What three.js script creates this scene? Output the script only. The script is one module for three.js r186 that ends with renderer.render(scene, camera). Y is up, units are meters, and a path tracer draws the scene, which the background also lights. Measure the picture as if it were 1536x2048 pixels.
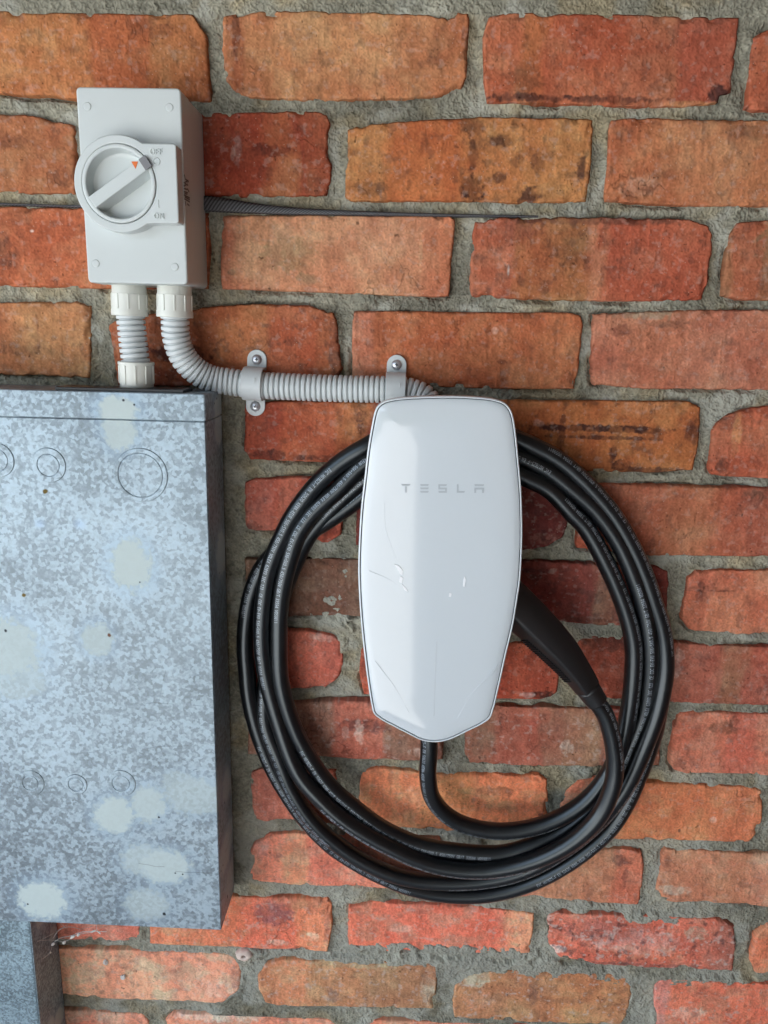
import * as THREE from 'three';
import { mergeGeometries, toCreasedNormals } from 'three/addons/utils/BufferGeometryUtils.js';
import { RoundedBoxGeometry } from 'three/addons/geometries/RoundedBoxGeometry.js';
import { FontLoader } from 'three/addons/loaders/FontLoader.js';
import { TextGeometry } from 'three/addons/geometries/TextGeometry.js';

// ---------------------------------------------------------------- camera, sky, sun, exposure
// metres; the brick faces lie in z = 0, x runs along the wall, the camera stands at head height
const scene = new THREE.Scene();
const camera = new THREE.PerspectiveCamera(68.005, 0.75, 0.05, 400);
camera.position.set(0, 0.009, 0.7783);
camera.rotation.set(-0.2288, 0.0282, 0.0222, 'YXZ');

const renderer = new THREE.WebGLRenderer({ antialias: true });
renderer.setSize(768, 1024);
renderer.toneMapping = THREE.LinearToneMapping;
renderer.toneMappingExposure = 5.0;
renderer.shadowMap.enabled = true;

{ // bright, thinly clouded sky
  const w = 256, h = 128, d = new Float32Array(w * h * 4);
  for (let j = 0; j < h; j++) for (let i = 0; i < w; i++) {
    const el = ((j + 0.5) / h - 0.5) * Math.PI, k = Math.max(0, Math.sin(el));
    const o = (j * w + i) * 4;
    d[o] = 0.5 - 0.2 * k; d[o + 1] = 0.58 - 0.17 * k; d[o + 2] = 0.68 - 0.1 * k; d[o + 3] = 1;
  }
  const sky = new THREE.DataTexture(d, w, h, THREE.RGBAFormat, THREE.FloatType);
  sky.mapping = THREE.EquirectangularReflectionMapping;
  sky.magFilter = THREE.LinearFilter; sky.needsUpdate = true;
  scene.background = sky; scene.environment = sky;
}
const sun = new THREE.DirectionalLight(new THREE.Color(1, 0.975, 0.94), 4.5);
sun.position.set(-1.6, 4, -0.8);
sun.castShadow = true; sun.shadow.mapSize.set(2048, 2048);
Object.assign(sun.shadow.camera, { left: -6, right: 6, top: 6, bottom: -6, near: 0.1, far: 20 });
scene.add(sun, sun.target);

const BRICKS = [
 {p:[-4214,2946,-3415,2932,-2086,2933,-2042,2863,-1966,2760,-1959,2552,-1951,2340,-1936,2199,-2515,2222,-3233,2209,-3518,2236,-3711,2233,-4284,2278],c:[469,185,74],b:[[0.5,0.77,382,97,43],[0.77,1,411,147,61]],m:[[0.82,0.2,0.05,0.08,163,53,28,0.6,0.5],[0.2,0.1,0.3,0.1,320,118,47,0.5,0.5]],k:[1,0.3,0.38,0]},
 {p:[-1818,2886,-1784,2948,-1691,2969,-1669,2916,-1506,2963,-633,2967,-321,2953,54,2945,283,2914,337,2915,362,2972,450,2948,460,2826,454,2453,435,2360,216,2273,-16,2253,-624,2229,-1094,2223,-1424,2232,-1613,2251,-1707,2292,-1799,2385,-1816,2637],c:[467,188,86],b:[[0.04,0.09,318,94,45],[0.48,0.8,480,198,91]],m:[[0.06,0.3,0.02,0.3,147,45,23,0.8,0.5],[0.9,0.4,0.05,0.3,275,104,51,0.5,0.5]],k:[1,0.3,0.38,0]},
 {p:[586,2766,636,2942,780,2964,1051,2974,1075,2954,1412,2970,2087,2964,2537,2948,2885,2951,2889,2810,2896,2398,2890,2336,2792,2313,2782,2250,2439,2208,1703,2207,1240,2222,660,2223,619,2392],c:[418,116,57],b:[[0.16,0.26,431,147,59],[0.57,0.78,433,171,91],[0.78,1,366,101,62]],m:[[0.2,0.92,0.2,0.06,45,20,18,0.85,0.5],[0.5,0.93,0.3,0.05,45,20,18,0.7,0.5],[0.95,0.85,0.05,0.12,45,20,18,0.9,0.5],[0.18,0.7,0.08,0.2,134,52,27,0.6,0.5],[0.85,0.97,0.15,0.05,576,272,119,0.9,0.1]],k:[1,0.3,0.38,0]},
 {p:[3026,2791,3130,2853,3616,2878,3721,2178,3355,2186,3150,2187,3042,2211,3061,2275,3027,2607],c:[393,111,56],b:[],m:[],k:[1,0.3,0.38,0]},
 {p:[-4839,2080,-3967,2065,-3677,2060,-3488,2019,-3259,1978,-3293,1362,-4033,1364,-4926,1373],c:[377,143,66],b:[],m:[[0.6,0.35,0.2,0.12,167,62,34,0.6,0.5],[0.9,0.8,0.1,0.15,167,62,34,0.5,0.5]],k:[1,0.3,0.38,0]},
 {p:[-3106,2102,-2030,2103,-906,2127,-849,2097,-811,2033,-834,1924,-833,1749,-795,1661,-799,1528,-846,1392,-952,1382,-2021,1351,-3156,1355],c:[314,69,36],b:[[0.73,0.86,376,127,56],[0.9,1,326,108,53]],m:[[0.62,0.45,0.02,0.2,540,421,377,0.5,0.5],[0.6,0.5,0.012,0.1,680,542,462,0.6,0.5],[0.75,0.45,0.12,0.1,121,27,18,0.8,0.5],[0.55,0.4,0.12,0.4,198,35,22,0.6,0.5]],k:[1,0.3,0.38,0]},  // deep red base colour takes in the shadow beside the switch
 {p:[-645,1970,-433,2025,83,2066,550,2098,1063,2101,1652,2096,1662,1872,1660,1610,1663,1455,1642,1370,1064,1347,491,1355,-132,1345,-614,1342,-658,1373,-664,1530,-643,1796],c:[466,170,65],b:[[0.17,0.48,463,130,49],[0.5,1,467,189,72]],m:[[0.52,0.85,0.06,0.2,46,21,18,0.95,0.5],[0.51,0.1,0.06,0.15,46,21,18,0.7,0.5],[0.52,0.45,0.025,0.3,46,21,18,0.7,0.5],[0.63,0.28,0.05,0.1,46,21,18,0.8,0.5],[0.7,0.5,0.03,0.1,46,21,18,0.7,0.5],[0.63,0.7,0.04,0.08,46,21,18,0.7,0.5],[0.78,0.5,0.03,0.15,46,21,18,0.6,0.5],[0.76,0.9,0.07,0.12,46,21,18,0.85,0.5],[0.96,0.55,0.025,0.2,46,21,18,0.8,0.5],[0.1,0.85,0.1,0.1,110,45,26,0.6,0.5]],k:[1,0.3,0.5,0]},
 {p:[1814,2098,2173,2115,3257,2108,4093,2119,4215,1363,3358,1358,2720,1352,2248,1362,1830,1382,1816,1435,1817,1700,1804,2003],c:[443,163,76],b:[[0.0,0.22,430,140,65],[0.28,0.5,467,189,91]],m:[[0.15,0.8,0.1,0.15,561,300,199,0.5,0.5],[0.55,0.15,0.12,0.1,168,71,40,0.6,0.5]],k:[1,0.3,0.38,0]},
 {p:[-4418,1243,-4045,1240,-3253,1239,-2000,1215,-1994,961,-2023,499,-2978,481,-3609,482,-4497,489],c:[450,138,64],b:[[0.1,0.2,333,103,50]],m:[[0.18,0.6,0.05,0.3,140,54,33,0.7,0.5],[0.3,0.3,0.01,0.02,696,555,473,0.9,0.5]],k:[1,0.3,0.38,0]},
 {p:[-1864,1194,-1293,1204,-284,1216,353,1218,402,1187,400,1004,384,819,380,561,373,480,285,469,-109,471,-604,480,-1100,494,-1598,498,-1873,502,-1890,588,-1878,870],c:[543,231,126],b:[[0,0.07,477,168,100],[0.88,1,488,156,78]],m:[[0.3,0.5,0.14,0.25,211,141,68,0.5,0.5],[0.38,0.8,0.06,0.1,177,131,73,0.5,0.5],[0.05,0.75,0.02,0.05,95,115,79,0.6,0.5],[0.86,0.45,0.01,0.3,680,357,195,0.8,0.5]],k:[1,0.3,0.15,0]},
 {p:[595,1167,833,1212,1311,1225,2023,1237,2640,1225,2812,1174,2868,1093,2872,865,2866,587,2843,492,2337,473,1853,458,1365,462,605,471,578,518,573,822,577,1053],c:[416,121,64],b:[[0.2,0.5,377,158,63],[0.5,0.56,478,193,101],[0.56,1,415,102,55]],m:[[0.5,0.03,0.5,0.08,155,58,37,0.8,0.5],[0.2,0.15,0.1,0.2,206,74,48,0.6,0.5],[0.42,0.35,0.1,0.3,127,62,30,0.5,0.5],[0.16,0.65,0.006,0.08,696,555,473,0.9,0.1]],k:[1,0.3,0.5,0]},
 {p:[3090,1210,3374,1237,4047,1249,4164,496,3204,500,3031,534,3026,776,3034,1096],c:[335,128,65],b:[[0.05,0.3,415,111,58]],m:[[0.5,0.3,0.3,0.3,211,146,75,0.6,0.5]],k:[1,0.3,0.38,0]},
 {p:[-4953,306,-4131,327,-3722,345,-3366,348,-3226,312,-3225,175,-3235,-120,-3263,-382,-3274,-402,-3678,-391,-4198,-383,-5036,-388],c:[430,176,79],b:[],m:[[0.6,0.65,0.25,0.08,176,74,40,0.6,0.5],[0.7,0.4,0.01,0.35,175,65,36,0.6,0.5]],k:[1,0.3,0.38,0]},
 {p:[-3034,131,-2919,197,-2612,247,-2155,305,-1852,349,-1400,368,-1001,357,-761,285,-726,180,-699,-64,-687,-262,-722,-322,-772,-358,-1308,-401,-2130,-456,-2647,-478,-2978,-466,-3004,-215,-3023,-17],c:[352,111,52],b:[[0.45,0.68,428,151,65],[0.68,0.9,392,103,50]],m:[[0.3,0.6,0.2,0.12,69,21,16,0.9,0.5],[0.2,0.9,0.2,0.2,209,50,31,0.6,0.5],[0.97,0.5,0.03,0.5,144,56,40,0.6,0.5],[0.1,0.7,0.06,0.2,51,16,14,0.8,0.5]],k:[1,0.3,0.6,0]},
 {p:[-562,318,-106,328,882,334,1569,348,1684,317,1710,231,1705,-10,1698,-231,1676,-395,1426,-406,924,-413,420,-410,-543,-398,-574,-334,-583,-61,-576,231],c:[474,153,69],b:[[0,0.1,528,221,137]],m:[[0.62,0.25,0.02,0.06,587,314,225,0.7,0.5],[0.12,0.35,0.04,0.3,211,72,41,0.5,0.5],[0.66,0.65,0.03,0.04,175,57,35,0.7,0.5]],k:[1,0.3,0.38,0]},
 {p:[1814,339,2347,378,2830,398,3485,411,4270,427,4396,-365,3589,-359,2422,-377,1872,-351,1845,-327,1825,-204,1802,185],c:[476,177,106],b:[[0.1,0.35,450,152,84]],m:[[0.11,0.3,0.05,0.08,192,57,39,0.8,0.5],[0.3,0.22,0.1,0.06,176,75,48,0.6,0.5],[0.2,0.1,0.15,0.08,259,201,134,0.6,0.5]],k:[1,0.3,0.38,0]},
 {p:[-1671,-628,-1310,-588,-388,-576,578,-547,608,-1199,-585,-1210,-897,-1214,-1315,-1209,-1630,-1197,-1691,-1104,-1685,-843],c:[358,83,47],b:[[0.17,0.42,460,128,60],[0.42,0.56,475,168,69],[0.6,1,299,66,51]],m:[[0.12,0.9,0.1,0.1,49,22,19,0.8,0.5],[0.4,0.93,0.25,0.06,49,22,19,0.75,0.5],[0.53,0.3,0.03,0.3,70,22,21,0.7,0.5],[0.62,0.75,0.03,0.05,731,583,497,0.6,0.5]],k:[1,0.3,0.4,0]},
 {p:[729,-528,1082,-520,1434,-521,1935,-504,2833,-492,2939,-549,2959,-725,2963,-980,2936,-1187,2508,-1231,2151,-1235,1484,-1227,764,-1226],c:[437,148,55],b:[[0.2,1,450,167,62]],m:[[0.55,0.4,0.4,0.06,49,22,19,0.95,0.5],[0.6,0.52,0.35,0.035,49,22,19,0.8,0.5],[0.97,0.4,0.05,0.2,49,22,19,0.7,0.5],[0.62,0.75,0.02,0.2,49,22,19,0.9,0.5],[0.66,0.9,0.05,0.1,49,22,19,0.8,0.5],[0.8,0.96,0.2,0.06,49,22,19,0.8,0.5],[0.38,0.5,0.02,0.4,71,27,19,0.7,0.5],[0.27,0.35,0.03,0.06,571,369,268,0.6,0.5],[0.75,0.1,0.2,0.15,529,252,114,0.5,0.5]],k:[1,0.3,0.6,0]},
 {p:[3130,-695,3244,-607,3436,-552,3610,-518,4221,-503,4335,-1253,3709,-1255,3324,-1255,3144,-1234,3113,-1183,3099,-976,3090,-772],c:[448,122,65],b:[],m:[[0.12,0.2,0.1,0.2,147,60,41,0.7,0.5],[0.2,0.4,0.05,0.4,561,234,104,0.6,0.5],[0.12,0.85,0.06,0.12,118,48,33,0.7,0.5]],k:[1,0.3,0.38,0]},
 {p:[-1687,-1448,-1581,-1402,-1107,-1378,-740,-1384,-643,-1606,-657,-1795,-672,-1987,-815,-2080,-938,-2078,-1323,-2040,-1349,-1969,-1671,-1973,-1707,-1909,-1701,-1636],c:[483,121,76],b:[[0,0.3,413,119,84],[0.35,0.55,524,168,106]],m:[[0.1,0.85,0.12,0.15,107,35,28,0.8,0.5],[0.85,0.8,0.1,0.12,120,31,26,0.6,0.5]],k:[1,0.3,0.38,0]},
 {p:[-520,-1399,460,-1387,1212,-1393,1447,-1428,1626,-1620,1711,-1779,1671,-1943,1490,-2052,1282,-2092,490,-2094,-510,-2103],c:[176,47,37],b:[[0.8,1,149,37,33]],m:[[0.9,0.8,0.1,0.1,365,196,157,0.4,0.5]],k:[1,0.3,0.5,0]},  // dark maroon base has the charger and cable shadow painted in
 {p:[1793,-1366,2034,-1359,2111,-1357,3722,-1348,4146,-1341,4256,-2086,3821,-2084,2545,-2118,1991,-2075,1838,-2064,1814,-1966],c:[436,130,72],b:[[0,0.1,508,137,75],[0.35,0.6,414,140,72],[0.7,1,390,118,73]],m:[[0.72,0.2,0.06,0.15,183,59,43,0.6,0.5],[0.75,0.1,0.1,0.1,186,89,59,0.6,0.5]],k:[1,0.3,0.38,0]},
 {p:[-1704,-2286,-1110,-2256,-465,-2246,628,-2223,675,-2900,-456,-2905,-1112,-2921,-1706,-2936],c:[198,103,68],b:[],m:[[0.3,0.3,0.2,0.3,252,146,92,0.5,0.5]],k:[1,0.2,0.38,0]},  // base colour darkened by cable and cabinet shadow put into it
 {p:[760,-2219,1269,-2214,2029,-2223,2660,-2225,2814,-2292,2829,-2486,2845,-2740,2755,-2897,2356,-2922,1710,-2893,794,-2908],c:[249,56,41],b:[[0.25,0.4,209,46,36],[0.62,0.75,319,140,88]],m:[[0.3,0.15,0.2,0.04,96,29,26,0.7,0.5],[0.5,0.9,0.3,0.06,123,43,31,0.6,0.5],[0.4,0.15,0.03,0.06,433,262,213,0.5,0.5]],k:[1,0.3,0.5,0]},  // base colour also holds the painted shade right of the charger
 {p:[3009,-2536,3016,-2368,3108,-2255,3842,-2242,4483,-2221,4595,-2958,3939,-2959,3482,-2963,3106,-2931,3027,-2847,3001,-2706],c:[565,186,103],b:[[0.0,0.15,523,159,92]],m:[[0.1,0.35,0.03,0.3,139,56,42,0.8,0.5],[0.25,0.35,0.12,0.02,188,61,38,0.8,0.2]],k:[1,0.3,0.38,0]},
 {p:[-1776,-3113,-1251,-3095,-1003,-3092,-782,-3125,-644,-3191,-636,-3475,-668,-3596,-723,-3688,-835,-3759,-1171,-3796,-1791,-3807],c:[575,140,90],b:[[0.75,1,590,165,108]],m:[[0.8,0.1,0.2,0.08,616,398,310,0.5,0.5]],k:[1,0.3,0.38,0]},
 {p:[-439,-3289,-342,-3204,534,-3161,1267,-3140,1621,-3157,1725,-3241,1753,-3475,1743,-3715,1682,-3783,1557,-3812,1143,-3822,339,-3835,-398,-3827,-457,-3588],c:[456,96,55],b:[[0.75,0.85,534,128,71],[0.85,1,375,93,53]],m:[[0.93,0.9,0.08,0.1,53,24,21,0.9,0.5],[0.85,0.9,0.04,0.06,664,522,467,0.7,0.5],[0.03,0.5,0.03,0.3,126,37,30,0.6,0.5]],k:[1,0.3,0.5,0]},
 {p:[1891,-3147,1918,-3076,1991,-3045,2389,-3048,2936,-3092,3958,-3102,4405,-3103,4506,-3788,4050,-3788,2983,-3787,2215,-3775,2020,-3746,1934,-3558],c:[419,104,63],b:[[0.4,0.6,470,148,99],[0.6,0.72,327,155,91],[0.72,1,433,124,81]],m:[[0.15,0.1,0.15,0.15,100,43,33,0.7,0.5],[0.43,0.35,0.03,0.3,737,522,441,0.5,0.5],[0.95,0.2,0.1,0.2,393,337,239,0.5,0.5]],k:[1,0.3,0.4,0]},
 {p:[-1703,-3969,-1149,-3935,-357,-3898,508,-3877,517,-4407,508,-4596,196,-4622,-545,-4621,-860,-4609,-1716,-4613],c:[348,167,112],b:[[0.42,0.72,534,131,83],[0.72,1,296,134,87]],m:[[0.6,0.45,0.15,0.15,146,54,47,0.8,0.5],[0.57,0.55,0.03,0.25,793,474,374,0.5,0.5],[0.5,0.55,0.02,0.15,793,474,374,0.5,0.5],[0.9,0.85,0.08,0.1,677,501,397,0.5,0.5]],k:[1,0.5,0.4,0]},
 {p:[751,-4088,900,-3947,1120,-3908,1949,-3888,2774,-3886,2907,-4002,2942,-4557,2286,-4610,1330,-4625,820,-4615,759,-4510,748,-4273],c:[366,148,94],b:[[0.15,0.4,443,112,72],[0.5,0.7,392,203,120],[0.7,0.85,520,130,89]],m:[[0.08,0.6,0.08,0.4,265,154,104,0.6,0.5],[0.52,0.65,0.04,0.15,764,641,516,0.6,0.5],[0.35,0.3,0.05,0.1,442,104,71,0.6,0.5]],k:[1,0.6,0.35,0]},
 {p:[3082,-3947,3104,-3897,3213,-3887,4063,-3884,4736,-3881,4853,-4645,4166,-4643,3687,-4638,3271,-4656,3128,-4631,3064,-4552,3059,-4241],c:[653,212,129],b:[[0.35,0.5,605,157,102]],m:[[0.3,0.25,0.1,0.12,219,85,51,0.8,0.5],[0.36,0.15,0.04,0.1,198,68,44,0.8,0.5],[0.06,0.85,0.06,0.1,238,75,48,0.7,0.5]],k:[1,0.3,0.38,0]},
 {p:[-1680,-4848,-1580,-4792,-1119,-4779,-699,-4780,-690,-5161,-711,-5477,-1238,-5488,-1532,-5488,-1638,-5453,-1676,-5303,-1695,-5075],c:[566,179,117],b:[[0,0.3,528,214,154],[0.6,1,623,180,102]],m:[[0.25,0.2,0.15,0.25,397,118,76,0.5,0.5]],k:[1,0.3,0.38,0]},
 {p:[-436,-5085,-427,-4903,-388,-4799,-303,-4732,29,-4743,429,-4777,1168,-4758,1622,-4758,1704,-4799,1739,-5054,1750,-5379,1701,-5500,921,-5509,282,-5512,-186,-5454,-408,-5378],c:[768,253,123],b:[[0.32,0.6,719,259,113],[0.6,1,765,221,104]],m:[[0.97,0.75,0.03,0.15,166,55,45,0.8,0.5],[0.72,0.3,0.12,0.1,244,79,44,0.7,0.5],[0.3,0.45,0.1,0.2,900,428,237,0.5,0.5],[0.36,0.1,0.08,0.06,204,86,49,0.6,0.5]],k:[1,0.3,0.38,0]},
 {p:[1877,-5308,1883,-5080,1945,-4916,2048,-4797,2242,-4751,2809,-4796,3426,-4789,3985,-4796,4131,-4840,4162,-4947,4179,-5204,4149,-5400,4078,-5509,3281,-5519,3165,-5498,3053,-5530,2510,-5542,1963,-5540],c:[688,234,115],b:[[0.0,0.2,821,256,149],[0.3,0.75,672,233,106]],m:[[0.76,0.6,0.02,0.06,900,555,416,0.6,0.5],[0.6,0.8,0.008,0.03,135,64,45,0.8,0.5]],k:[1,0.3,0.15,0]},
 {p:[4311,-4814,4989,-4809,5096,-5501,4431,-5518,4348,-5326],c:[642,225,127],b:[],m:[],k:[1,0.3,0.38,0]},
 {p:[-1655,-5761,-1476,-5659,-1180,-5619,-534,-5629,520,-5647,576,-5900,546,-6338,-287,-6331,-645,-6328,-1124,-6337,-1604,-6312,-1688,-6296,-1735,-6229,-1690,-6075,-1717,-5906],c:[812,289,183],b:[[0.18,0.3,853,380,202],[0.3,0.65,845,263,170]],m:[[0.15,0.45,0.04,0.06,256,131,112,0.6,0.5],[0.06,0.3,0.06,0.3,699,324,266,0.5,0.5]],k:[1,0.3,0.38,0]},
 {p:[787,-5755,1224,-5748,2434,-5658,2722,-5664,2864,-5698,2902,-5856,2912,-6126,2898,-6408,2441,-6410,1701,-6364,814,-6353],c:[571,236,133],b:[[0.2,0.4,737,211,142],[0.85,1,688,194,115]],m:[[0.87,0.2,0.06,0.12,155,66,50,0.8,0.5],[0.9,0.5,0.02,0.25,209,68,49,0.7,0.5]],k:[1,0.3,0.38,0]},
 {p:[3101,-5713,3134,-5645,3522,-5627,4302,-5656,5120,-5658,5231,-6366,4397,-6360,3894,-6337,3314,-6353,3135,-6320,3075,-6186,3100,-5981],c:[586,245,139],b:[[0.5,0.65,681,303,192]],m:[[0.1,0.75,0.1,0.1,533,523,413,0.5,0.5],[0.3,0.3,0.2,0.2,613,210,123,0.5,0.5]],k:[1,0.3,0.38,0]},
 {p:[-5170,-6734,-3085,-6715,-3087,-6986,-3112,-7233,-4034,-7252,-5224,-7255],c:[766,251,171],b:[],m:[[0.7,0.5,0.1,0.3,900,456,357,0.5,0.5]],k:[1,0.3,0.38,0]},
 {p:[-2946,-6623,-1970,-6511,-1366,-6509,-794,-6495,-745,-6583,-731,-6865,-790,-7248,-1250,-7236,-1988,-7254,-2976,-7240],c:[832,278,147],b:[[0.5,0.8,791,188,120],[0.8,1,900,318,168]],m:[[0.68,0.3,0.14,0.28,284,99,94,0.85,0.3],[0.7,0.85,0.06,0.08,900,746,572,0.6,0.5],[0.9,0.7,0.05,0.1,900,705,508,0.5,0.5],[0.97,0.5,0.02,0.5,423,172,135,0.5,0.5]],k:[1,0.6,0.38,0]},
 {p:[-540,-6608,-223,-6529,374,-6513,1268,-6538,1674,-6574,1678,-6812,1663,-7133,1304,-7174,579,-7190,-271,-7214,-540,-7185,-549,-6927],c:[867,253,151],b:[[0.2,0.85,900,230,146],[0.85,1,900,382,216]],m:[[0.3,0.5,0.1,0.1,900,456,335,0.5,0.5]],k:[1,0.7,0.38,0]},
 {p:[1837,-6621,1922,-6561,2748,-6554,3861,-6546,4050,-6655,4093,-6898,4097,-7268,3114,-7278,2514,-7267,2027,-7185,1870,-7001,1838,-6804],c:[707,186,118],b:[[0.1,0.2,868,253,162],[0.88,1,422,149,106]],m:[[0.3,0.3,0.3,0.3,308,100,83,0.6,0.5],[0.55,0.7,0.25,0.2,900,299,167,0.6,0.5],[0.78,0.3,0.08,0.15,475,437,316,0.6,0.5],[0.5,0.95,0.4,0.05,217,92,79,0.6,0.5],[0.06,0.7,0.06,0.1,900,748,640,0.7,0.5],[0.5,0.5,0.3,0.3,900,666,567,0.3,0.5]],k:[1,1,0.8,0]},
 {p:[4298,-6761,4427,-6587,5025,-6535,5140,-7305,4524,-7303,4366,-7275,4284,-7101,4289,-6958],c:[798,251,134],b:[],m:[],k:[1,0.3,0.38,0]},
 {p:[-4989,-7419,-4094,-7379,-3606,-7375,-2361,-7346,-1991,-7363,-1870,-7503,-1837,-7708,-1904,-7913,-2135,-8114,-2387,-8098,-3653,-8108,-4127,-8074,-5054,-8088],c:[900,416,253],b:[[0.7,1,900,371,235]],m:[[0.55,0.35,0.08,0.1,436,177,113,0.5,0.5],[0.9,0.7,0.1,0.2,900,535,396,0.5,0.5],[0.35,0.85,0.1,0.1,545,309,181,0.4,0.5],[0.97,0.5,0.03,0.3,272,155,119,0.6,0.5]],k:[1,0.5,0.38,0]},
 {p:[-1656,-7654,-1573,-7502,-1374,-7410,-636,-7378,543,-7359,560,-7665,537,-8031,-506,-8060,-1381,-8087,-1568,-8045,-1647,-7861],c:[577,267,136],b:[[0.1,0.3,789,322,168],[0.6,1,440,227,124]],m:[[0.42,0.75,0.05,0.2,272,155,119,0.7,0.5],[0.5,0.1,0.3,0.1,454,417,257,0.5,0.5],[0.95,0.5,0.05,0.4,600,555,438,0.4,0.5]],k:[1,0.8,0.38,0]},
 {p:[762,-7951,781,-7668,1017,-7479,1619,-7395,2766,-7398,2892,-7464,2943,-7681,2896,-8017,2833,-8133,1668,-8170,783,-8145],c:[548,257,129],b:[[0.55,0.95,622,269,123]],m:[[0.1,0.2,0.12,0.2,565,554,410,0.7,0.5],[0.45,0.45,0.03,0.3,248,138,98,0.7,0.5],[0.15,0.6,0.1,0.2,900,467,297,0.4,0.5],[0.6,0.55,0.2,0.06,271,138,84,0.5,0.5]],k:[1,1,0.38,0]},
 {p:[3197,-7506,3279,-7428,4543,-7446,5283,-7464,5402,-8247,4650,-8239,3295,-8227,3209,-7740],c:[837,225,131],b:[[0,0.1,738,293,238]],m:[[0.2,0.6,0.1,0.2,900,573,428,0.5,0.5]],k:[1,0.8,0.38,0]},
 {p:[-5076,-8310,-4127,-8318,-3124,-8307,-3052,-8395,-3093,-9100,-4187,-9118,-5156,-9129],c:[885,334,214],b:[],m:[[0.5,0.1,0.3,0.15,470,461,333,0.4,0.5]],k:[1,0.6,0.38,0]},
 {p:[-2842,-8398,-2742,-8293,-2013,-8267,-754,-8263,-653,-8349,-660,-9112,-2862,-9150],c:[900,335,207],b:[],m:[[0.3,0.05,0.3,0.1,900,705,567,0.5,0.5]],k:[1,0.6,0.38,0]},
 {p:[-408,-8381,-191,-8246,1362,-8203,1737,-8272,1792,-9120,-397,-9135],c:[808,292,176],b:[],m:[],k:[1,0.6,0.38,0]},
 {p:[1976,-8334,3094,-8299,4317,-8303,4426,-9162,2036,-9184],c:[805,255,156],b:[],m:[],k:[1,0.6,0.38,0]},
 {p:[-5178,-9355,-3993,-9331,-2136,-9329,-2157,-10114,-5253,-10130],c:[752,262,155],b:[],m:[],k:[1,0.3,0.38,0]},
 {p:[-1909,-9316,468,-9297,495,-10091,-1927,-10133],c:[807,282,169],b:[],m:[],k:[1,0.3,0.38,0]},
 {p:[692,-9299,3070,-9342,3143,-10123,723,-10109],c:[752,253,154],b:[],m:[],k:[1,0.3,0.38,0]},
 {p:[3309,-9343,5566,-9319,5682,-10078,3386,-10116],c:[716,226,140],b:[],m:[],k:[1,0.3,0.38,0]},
 {p:[-4125,3790,-2938,3781,-2982,3120,-4195,3118],c:[390,131,62],b:[],m:[],k:[1,0.3,0.38,0]},
 {p:[-2802,3782,-687,3786,-680,3132,-2842,3122],c:[405,124,59],b:[],m:[],k:[1,0.3,0.38,0]},
 {p:[-553,3787,1567,3792,1623,3136,-544,3133],c:[363,113,57],b:[],m:[],k:[1,0.3,0.38,0]},
 {p:[1698,3793,3480,3788,3577,3137,1757,3137],c:[390,132,68],b:[],m:[],k:[1,0.3,0.38,0]},
];
const FACE = [24.1,-42.3,-12.1,-45.4,-22.7,-48.7,-27.5,-52.8,-30.0,-58.7,-32.1,-69.4,-35.3,-90.7,-38.0,-118.2,-40.8,-147.7,-42.2,-180.2,-42.5,-206.9,-40.9,-237.5,-38.6,-264.1,-35.8,-288.5,-31.5,-320.6,-27.7,-343.2,-25.0,-353.3,-18.5,-359.0,-4.1,-367.0,10.6,-374.5,21.3,-379.9,30.6,-381.9,41.3,-381.4,51.8,-378.0,67.5,-369.0,81.3,-360.7,89.2,-353.6,92.1,-344.4,96.8,-315.8,101.6,-283.5,106.1,-255.5,108.7,-228.0,109.9,-210.2,109.6,-175.5,107.9,-149.5,105.4,-124.4,100.9,-94.3,97.3,-72.4,94.6,-60.2,91.7,-53.0,86.1,-47.0,76.2,-43.7,54.5,-42.0];
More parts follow.
